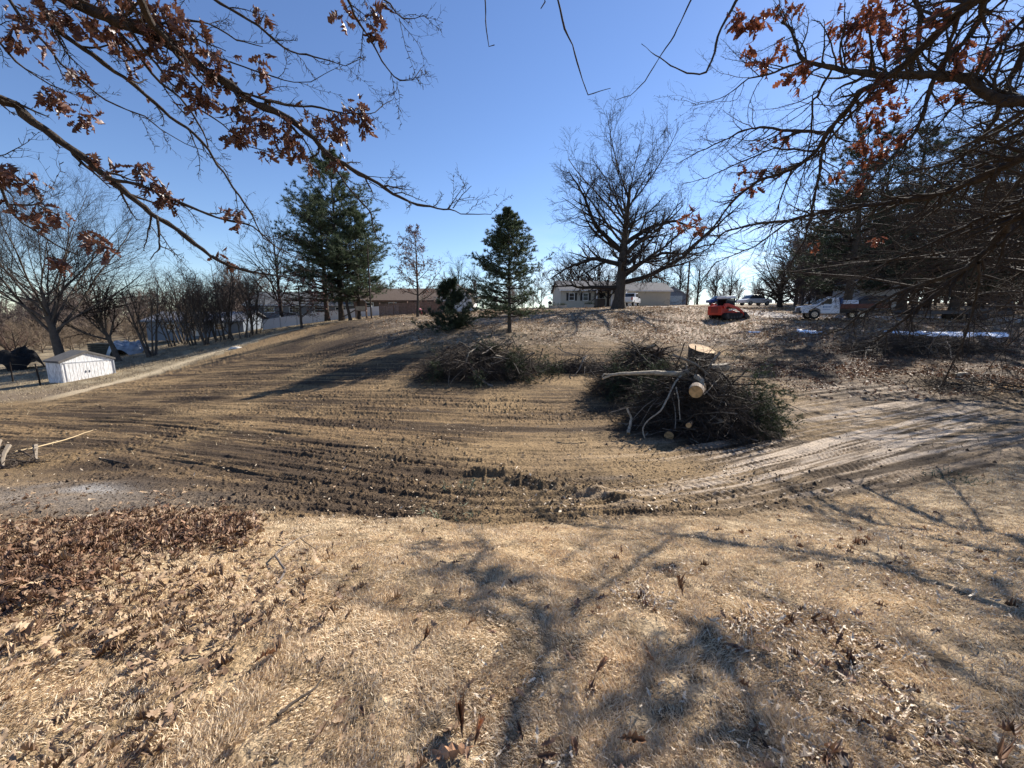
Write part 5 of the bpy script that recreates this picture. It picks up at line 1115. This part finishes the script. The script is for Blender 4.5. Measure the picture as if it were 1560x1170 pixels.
# ------------------------------------------------------------------ brush piles
cedar_m = mat('cut_cedar', (.05, .066, .032), .7, trans=.2, rnd=.5); brush_m = mat('brush_twig', (.060, .045, .034), .85); brush_pale = mat('brush_pale', (.26, .215, .165), .8)
def brush(name, label, px, d, rx, ry, h, n, green, rz=0, seed=1, wob=1.0, L=(.8, 2.3), soil=.5):
    x, y, z = at(px, d); T_ = thing(name, label, 'brush pile', (x, y, z), rz)
    th = rs.rand(n) * 6.283; rr = rs.rand(n) ** .55; base = np.stack([np.cos(th) * rr * rx, np.sin(th) * rr * ry], 1)
    dome = h * np.clip(1 - rr ** 2, 0, 1) ** .7 * (.55 + .7 * fbm(base[:, 0] * 1.1 + seed, base[:, 1] * 1.1, 3, seed)); zz = dome * rs.rand(n) ** .45
    dr = np.stack([np.cos(th + rs.randn(n) * .9), np.sin(th + rs.randn(n) * .9), rs.randn(n) * .28 - .12], 1); dr = norm(dr)
    ln = rs.uniform(*L, n); k = 9; q = np.column_stack([base, zz]) - dr * (ln * .5)[:, None]; pts = []
    for i in range(k):
        pts.append(q.copy()); q = q + dr * (ln / (k - 1))[:, None]; dr = norm(dr + rs.randn(n, 3) * .11 + np.array([0, 0, -.045]))
    Pt = np.stack(pts, 1)
    gx = Pt[..., 0] * math.cos(rz) - Pt[..., 1] * math.sin(rz) + x; gy = Pt[..., 0] * math.sin(rz) + Pt[..., 1] * math.cos(rz) + y
    fl = gz(gx.ravel(), gy.ravel()).reshape(gx.shape) - z + .03; Pt[..., 2] = np.where(Pt[..., 2] < fl, fl + .02 * rs.rand(*fl.shape), Pt[..., 2])
    R0 = (.007 + .034 * rs.rand(n) ** 4)[:, None] * np.linspace(1, .3, k)[None]
    pale = rs.rand(n) < .16; b1, b2, fo = MB(), MB(), MB()
    tubes(b1, Pt[~pale], R0[~pale], 5); tubes(b2, Pt[pale], R0[pale] * 1.25, 5)
    a1 = grow(Pt, R0, 6, .1, 1, (25, 65), .38, 6, .16, -.04, .6, .3, .0035); tubes(b1, *a1, 3)
    a2 = grow(*a1, 4, .1, 1, (25, 65), .5, 4, .18, -.03, .7, .3, .003); tubes(b1, *a2, 3)
    if green:
        w_ = fbm(a2[0][:, 0, 0] * .9 + 3, a2[0][:, 0, 1] * .9, 2, seed + 9) + .10 * a2[0][:, 0, 0] / rx; sel = w_ > np.quantile(w_, 1 - green); g_ = (a2[0][sel], a2[1][sel])
        t = rs.rand(len(g_[0]), 4); qq, TT_, _ = sample(*g_, t); cards(fo, qq.reshape(-1, 3), TT_.reshape(-1, 3), .10, .013, 6, .5); fo.build('foliage', cedar_m, T_)
    b1.build('twigs', brush_m, T_); b2.build('pale_sticks', brush_pale, T_)
    # heart of soil, bark and root mass
    n_ = 36; u = np.linspace(-1, 1, n_); U, V = np.meshgrid(u, u, indexing='ij'); r2 = U ** 2 + V ** 2; X_ = U * rx * .78; Y_ = V * ry * .78
    H_ = soil * h * np.clip(1 - r2, 0, 1) ** .7 * (.5 + .9 * fbm(X_ * 1.5, Y_ * 1.5, 4, seed + 2)) ; gx = X_ * math.cos(rz) - Y_ * math.sin(rz) + x; gy = X_ * math.sin(rz) + Y_ * math.cos(rz) + y
    Z_ = gz(gx.ravel(), gy.ravel()).reshape(gx.shape) - z + H_ - .08; m_ = MB(); id_ = np.arange(n_ * n_).reshape(n_, n_)
    m_.add(np.stack([X_, Y_, Z_], -1).reshape(-1, 3), np.stack([id_[:-1, :-1], id_[1:, :-1], id_[1:, 1:], id_[:-1, 1:]], -1).reshape(-1, 4)); m_.build('soil_core', mat('pile_soil', (.045, .032, .022), .95, .4, 8, 1, 20), T_)
    return T_
brush('brush_pile', 'largest brush pile of green cedar boughs and sticks, nearest the lawn', 1062, 11.6, 1.85, 1.5, 2.05, 700, .24, 0, 1)
brush('brush_pile', 'dark brush pile with upturned roots just behind the biggest pile', 972, 15.8, 1.7, 1.4, 2.2, 480, .06, 0, 5)
brush('brush_pile', 'wide low brush pile below the slender evergreen', 738, 18.4, 2.8, 1.6, 1.5, 600, .12, 0, 11, L=(1, 2.8))
brush('twig_windrow', 'low strip of dark twigs and leaves between the wide pile and the dark pile', 880, 19.5, 2.4, .8, .55, 170, 0, 0, 17, soil=.7)
brush('twig_windrow', 'low tangle of twigs lying under the snow at the right', 1400, 25, 5.5, 1.6, .9, 300, 0, 0, 23, soil=.3, L=(1.2, 3.2))
brush('twig_windrow', 'thin scatter of sticks at the foot of the twiggy tree at the right', 1475, 17.0, 2.4, 1.4, .35, 90, 0, 0, 29, soil=.4)
brush('twig_windrow', 'small heap of broken stalks at the left edge of the clearing', -8, 8.8, .9, .8, .3, 50, 0, 0, 31, L=(.4, 1.1), soil=.4)
# logs and cut pieces, each its own thing
def logp(name, label, pts, r0, r1, m_=pale_wood, k=14, ends=True, rough=.05, cat='log'):
    c = resample(pts, max(10, 4 * len(pts))); n = len(c); o = c[0].copy(); c = c - o; c[1:-1] += rs.randn(n - 2, 3) * r0 * rough * 3
    rd = np.linspace(r0, r1, n) * (1 + rough * rs.randn(n)); T_ = thing(name, label, cat, tuple(o)); b_ = MB(); tubes(b_, c[None], rd[None], k); b_.build('bark', m_, T_, smooth=True)
    if ends:
        for e, nx, r_ in ((0, 1, rd[0]), (n - 1, n - 2, rd[-1])):
            b_ = MB(); t = norm(c[e] - c[nx]); b_.cyl(c[e] - t * .02, c[e] + t * .006, r_ * .96, k=k); b_.build('cut_end', cut_wood, T_)
    return T_
stump_bark = mat('stump_bark', (.07, .05, .036), .9, .35, 8, 1, 30, stretch=(1, 1, .3))
b0 = np.array(at(1066, 13.6)); tp = P(1069, 531, 13.6); T_ = thing('tree_stump', 'big sawn stump with bright pale top rising behind the largest brush pile', 'stump', tuple(b0))
ax = tp - b0; n = 14; c = np.array([ax * t for t in np.linspace(0, 1, n)]); rd = np.interp(np.linspace(0, 1, n), [0, .3, .6, 1], [.95, .62, .47, .43]); b_ = MB(); k = 28; V_ = []
nrm_ = norm(np.array([.14, -.30, 1.0])); uu = norm(np.cross(nrm_, [0, 1, 0])); vv = np.cross(nrm_, uu)
for i in range(n):
    for j in range(k): a_ = 2 * np.pi * j / k; f_ = 1 + .16 * math.sin(5 * a_ + 1) * (1 - i / n) + .05 * math.sin(9 * a_); V_.append(c[i] + rd[i] * f_ * (math.cos(a_) * uu + math.sin(a_) * vv))
id_ = np.arange(n * k).reshape(n, k); b_.add(np.array(V_), np.stack([id_[:-1], id_[1:], np.roll(id_[1:], -1, 1), np.roll(id_[:-1], -1, 1)], -1).reshape(-1, 4)[:, ::-1]); b_.build('bark', stump_bark, T_, smooth=True)
b_ = MB(); b_.poly(np.array(V_[-k:]) + nrm_ * .004, [tuple(range(k))]); b_.build('cut_top', cut_wood, T_)
rt = MB(); Rp, Rr = [], []
for i in range(26):
    a_ = rs.rand() * 6.28; p0 = ax * rs.uniform(.1, .6); e = p0 + np.array([math.cos(a_), math.sin(a_), rs.uniform(-.5, .2)]) * rs.uniform(.7, 1.5); Rp.append(resample([p0, (p0 + e) / 2 + rs.randn(3) * .12, e], 8)); Rr.append(np.linspace(.07, .012, 8))
tubes(rt, np.stack(Rp), np.stack(Rr), 6); rt.build('roots', stump_bark, T_, smooth=True)
logp('sawn_log', 'short thick log whose round cut end faces the viewer on top of the largest pile', [P(1060, 597, 10.1), P(1064, 588, 11.0), P(1074, 574, 12.2)], .17, .21, mat('log_bark', (.26, .20, .15), .85, .3, 8, .6, 30), 20)
logp('sawn_log', 'pale log curving behind the round cut end on the largest pile', [P(1060, 574, 10.8), P(1069, 579, 10.6), P(1071, 590, 10.4)], .07, .05)
logp('long_pale_branch', 'long smooth pale branch reaching left across the top of the largest pile', [P(918, 577, 11.0), P(932, 571, 11.0), P(950, 569, 11.0), P(1000, 568, 11.1), P(1035, 570, 11.2), P(1060, 564, 11.4), P(1080, 561, 11.6), P(1106, 560, 11.8)], .030, .13, pale_wood, 12, rough=.04, cat='branch')
logp('pale_twig', 'short pale side prong at the left tip of the long pale branch', [P(932, 571, 11), P(920, 570, 11), P(917, 574, 10.95)], .03, .012, pale_wood, 8, False, cat='branch')
logp('forked_pale_branch', 'pale crooked branch hanging down the left face of the largest pile to the soil', [P(1038, 572, 11), P(1028, 583, 10.8), P(1020, 600, 10.5), P(1008, 625, 10.2), P(985, 642, 10.25), P(978, 655, 10.25), P(985, 675, 10.2), np.array(hit(991, 690)) + [0, 0, .03]], .026, .012, pale_wood, 8, False, cat='branch')
logp('pale_branch', 'pale twig fanning down from the middle of the long pale branch', [P(1030, 590, 10.7), P(1034, 610, 10.4), P(1036, 640, 10.2)], .022, .010, pale_wood, 7, False, cat='branch')
logp('short_birch_log', 'stubby pale broken log at the left foot of the largest pile', [np.array(hit(957, 664)) + [0, 0, .04], P(959, 650, 10.75), P(962, 637, 10.85), P(955, 622, 10.9)], .050, .022, pale_wood, 10)
logp('sawn_log', 'reddish cut log end low in the shaded front of the largest pile', [P(1019, 664, 10.3), P(1030, 657, 11.1)], .12, .12, stump_bark)
logp('sawn_log', 'small pale cut end in the middle of the largest pile', [P(1049, 648, 9.9), P(1056, 640, 10.8)], .07, .07, stump_bark)
logp('sawn_log', 'dark cut end at the lower right front of the largest pile', [P(1092, 674, 10.25), P(1100, 666, 11.0)], .09, .09, stump_bark)
logp('brown_bough', 'brown bough lying along the right front of the largest pile', [P(1083, 633, 10.5), P(1100, 642, 10.3), P(1116, 650, 10.25)], .04, .03, pale_wood, 8, cat='branch')
logp('brown_bough', 'stiff bare stick leaning out of the right side of the largest pile', [P(1180, 608, 11.2), P(1210, 620, 10.8), P(1238, 634, 10.4)], .012, .006, brush_m, 6, False, cat='branch')
c0 = P(1000, 545, 15.2); T_ = thing('root_wad', 'upturned dark root mass crowning the dark brush pile', 'roots', tuple(c0)); Rp, Rr = [], []
for i in range(70):
    d_ = norm(rs.randn(3) * np.array([1, .7, .8])); l_ = rs.uniform(.3, .85); Rp.append(resample([d_ * .1, d_ * l_ * .6 + rs.randn(3) * .08, d_ * l_ + rs.randn(3) * .15 + [0, 0, -.15]], 8)); Rr.append(np.linspace(rs.uniform(.02, .07), .008, 8))
b_ = MB(); tubes(b_, np.stack(Rp), np.stack(Rr), 6); b_.build('roots', mat('root_bark', (.06, .04, .028), .95, .4, 8, 1, 20), T_, smooth=True)
b_ = MB(); b_.cyl((0, .3, -.75), (.02, -.05, .35), .30, .2, 12); b_.build('stump_core', mat('rotten_wood', (.11, .065, .04), .95, .5, 7, 1, 14), T_, bevel=.06)
logp('sawn_log', 'cut log lying on the wide low brush pile with its end to the right', [P(722, 534, 18.6), P(735, 533, 18.4), P(748, 535, 18.2)], .16, .17, mat('log_bark_two', (.22, .18, .14), .85, .3, 8))
logp('arched_pale_branch', 'pale thin branch arching over the wide low brush pile', [P(710, 557, 17.3), P(711, 546, 17.4), P(715, 537, 17.6), P(724, 531, 18)], .035, .03, pale_wood, 8, False, cat='branch')
logp('sawn_log', 'short log lying on the soil at the right beneath the twiggy limbs', [np.array(hit(1452, 576)) + [0, 0, .1], np.array(hit(1470, 573)) + [0, 0, .1]], .11, .10)
logp('chunk_of_wood', 'small pale wood chunk on the pale mud near the lawn', [np.array(hit(1256, 752)) + [0, 0, .04], np.array(hit(1267, 751)) + [0, 0, .05]], .045, .03)
logp('fallen_branch', 'pale slender branch lying on the soil below the shed at the left', [np.array(hit(22, 692)) + [0, 0, .05], np.array(hit(60, 684)) + [0, 0, .06], np.array(hit(105, 675)) + [0, 0, .1], np.array(hit(143, 662)) + [0, 0, .14]], .022, .008, mat('straw_stick', (.5, .38, .22), .8), 7, False, cat='branch')
logp('fallen_branch', 'dark forked stick lying on the soil right of the ash patch', [np.array(hit(152, 702)) + [0, 0, .04], np.array(hit(172, 706)) + [0, 0, .05], np.array(hit(200, 712)) + [0, 0, .03]], .02, .008, brush_m, 7, False, cat='branch')
g_ = [np.array(hit(a_, b_)) + [0, 0, h_] for a_, b_, h_ in ((423, 897, .03), (436, 879, .05), (420, 857, .07), (434, 843, .06), (457, 827, .05), (480, 822, .06))]
T_ = logp('crooked_stick', 'crooked grey twig lying on the lawn right of the leaf pile', g_, .010, .004, mat('grey_stick', (.16, .13, .11), .8), 7, False, cat='stick')
for s_ in ([(457, 827), (466, 835), (484, 846)], [(434, 843), (425, 838), (410, 840)]):
    b_ = MB(); c = resample([np.array(hit(*q)) + [0, 0, .05] - g_[0] for q in s_], 7); tubes(b_, c[None], np.linspace(.005, .002, 7)[None], 5); b_.build('side_twig', brush_m, T_)
g_ = [np.array(hit(a_, b_)) + [0, 0, .04] for a_, b_ in ((425, 1105), (450, 1082), (478, 1068), (492, 1050))]
logp('bark_stick', 'short dark stick lying in the grass at the lower left', g_, .008, .004, brush_m, 6, False, cat='stick')
rs2 = np.random.RandomState(5)
for i in range(9):
    a_ = rs2.uniform(940, 1150); b_ = rs2.uniform(590, 670); dd_ = 10.2 + (690 - b_) * .012; e_ = rs2.uniform(-60, 60); f_ = rs2.uniform(15, 55)
    logp('loose_bough', 'thin bare bough poking out of the face of the largest pile', [P(a_, b_, dd_), P(a_ + e_ * .4, b_ + f_ * .3, dd_ - .3), P(a_ + e_ * .8, b_ + f_ * .8, dd_ - .35), P(a_ + e_, b_ + f_, dd_ - .3)], .016, .006, brush_pale, 6, False, cat='branch')['group'] = 'thin boughs poking out of the largest pile'
# large single leaves close to the viewer
for px, py, sz, lb in ((722, 1150, .15, 'large curled brown oak leaf at the bottom edge of the lawn'), (705, 1135, .10, 'smaller leaf standing behind the large curled leaf'), (733, 1102, .09, 'brown leaf standing on edge above the large curled leaf'), (905, 1044, .08, 'pale grey leaf lying alone in the open lawn'), (1000, 1025, .07, 'dark upright leaf right of the pale grey leaf'), (17, 985, .12, 'broad tan leaf at the left edge of the lawn'), (240, 1150, .11, 'golden leaf at the lower left corner of the lawn'), (1040, 915, .09, 'dark red leaf in the small drift of pale leaves'), (645, 990, .07, 'small dark leaf left of centre in the lawn'), (385, 1025, .10, 'dark curled leaf left of the forked shadow'), (940, 1140, .09, 'tan upright leaf near the bottom right of centre'), (1290, 945, .06, 'reddish leaf on the leafy right lawn')):
    x, y, z = hit(px, py); m_ = MB(); leaves(m_, np.array([[0, 0, .03]]), np.array([[rs.randn(), rs.randn(), .12]]), sz * 1.2, LT_FULL, 1.6, nrm=np.array([[.2, -.6, 1]]))
    sol = m_.build('oak_leaf', mat('single_leaf', tuple(np.array((.36, .2, .11)) * rs.uniform(.5, 1.3)), .5, .3, 20), loc=(x, y, z + .01)); tag(sol, lb, 'leaf')
# tufts of green weeds at the lawn edge
m_ = MB(); 
for px, py, n in ((715, 745, 25), (700, 785, 20), (1120, 545, 50), (1455, 730, 40)):
    x, y, z = hit(px, py); q = rs.randn(n, 3) * np.array([.25, .25, 0]) + [x, y, 0]; q[:, 2] = gtop(q[:, 0], q[:, 1]); cards(m_, q, np.tile([0, 0, 1.], (n, 1)), .10, .012, 6, 1.0)
tag(m_.build('weeds', mat('grey_green_weed', (.17, .2, .13), .7, rnd=.4)), 'sparse grey green weeds at the edge of the clearing', 'weeds', kind='stuff')
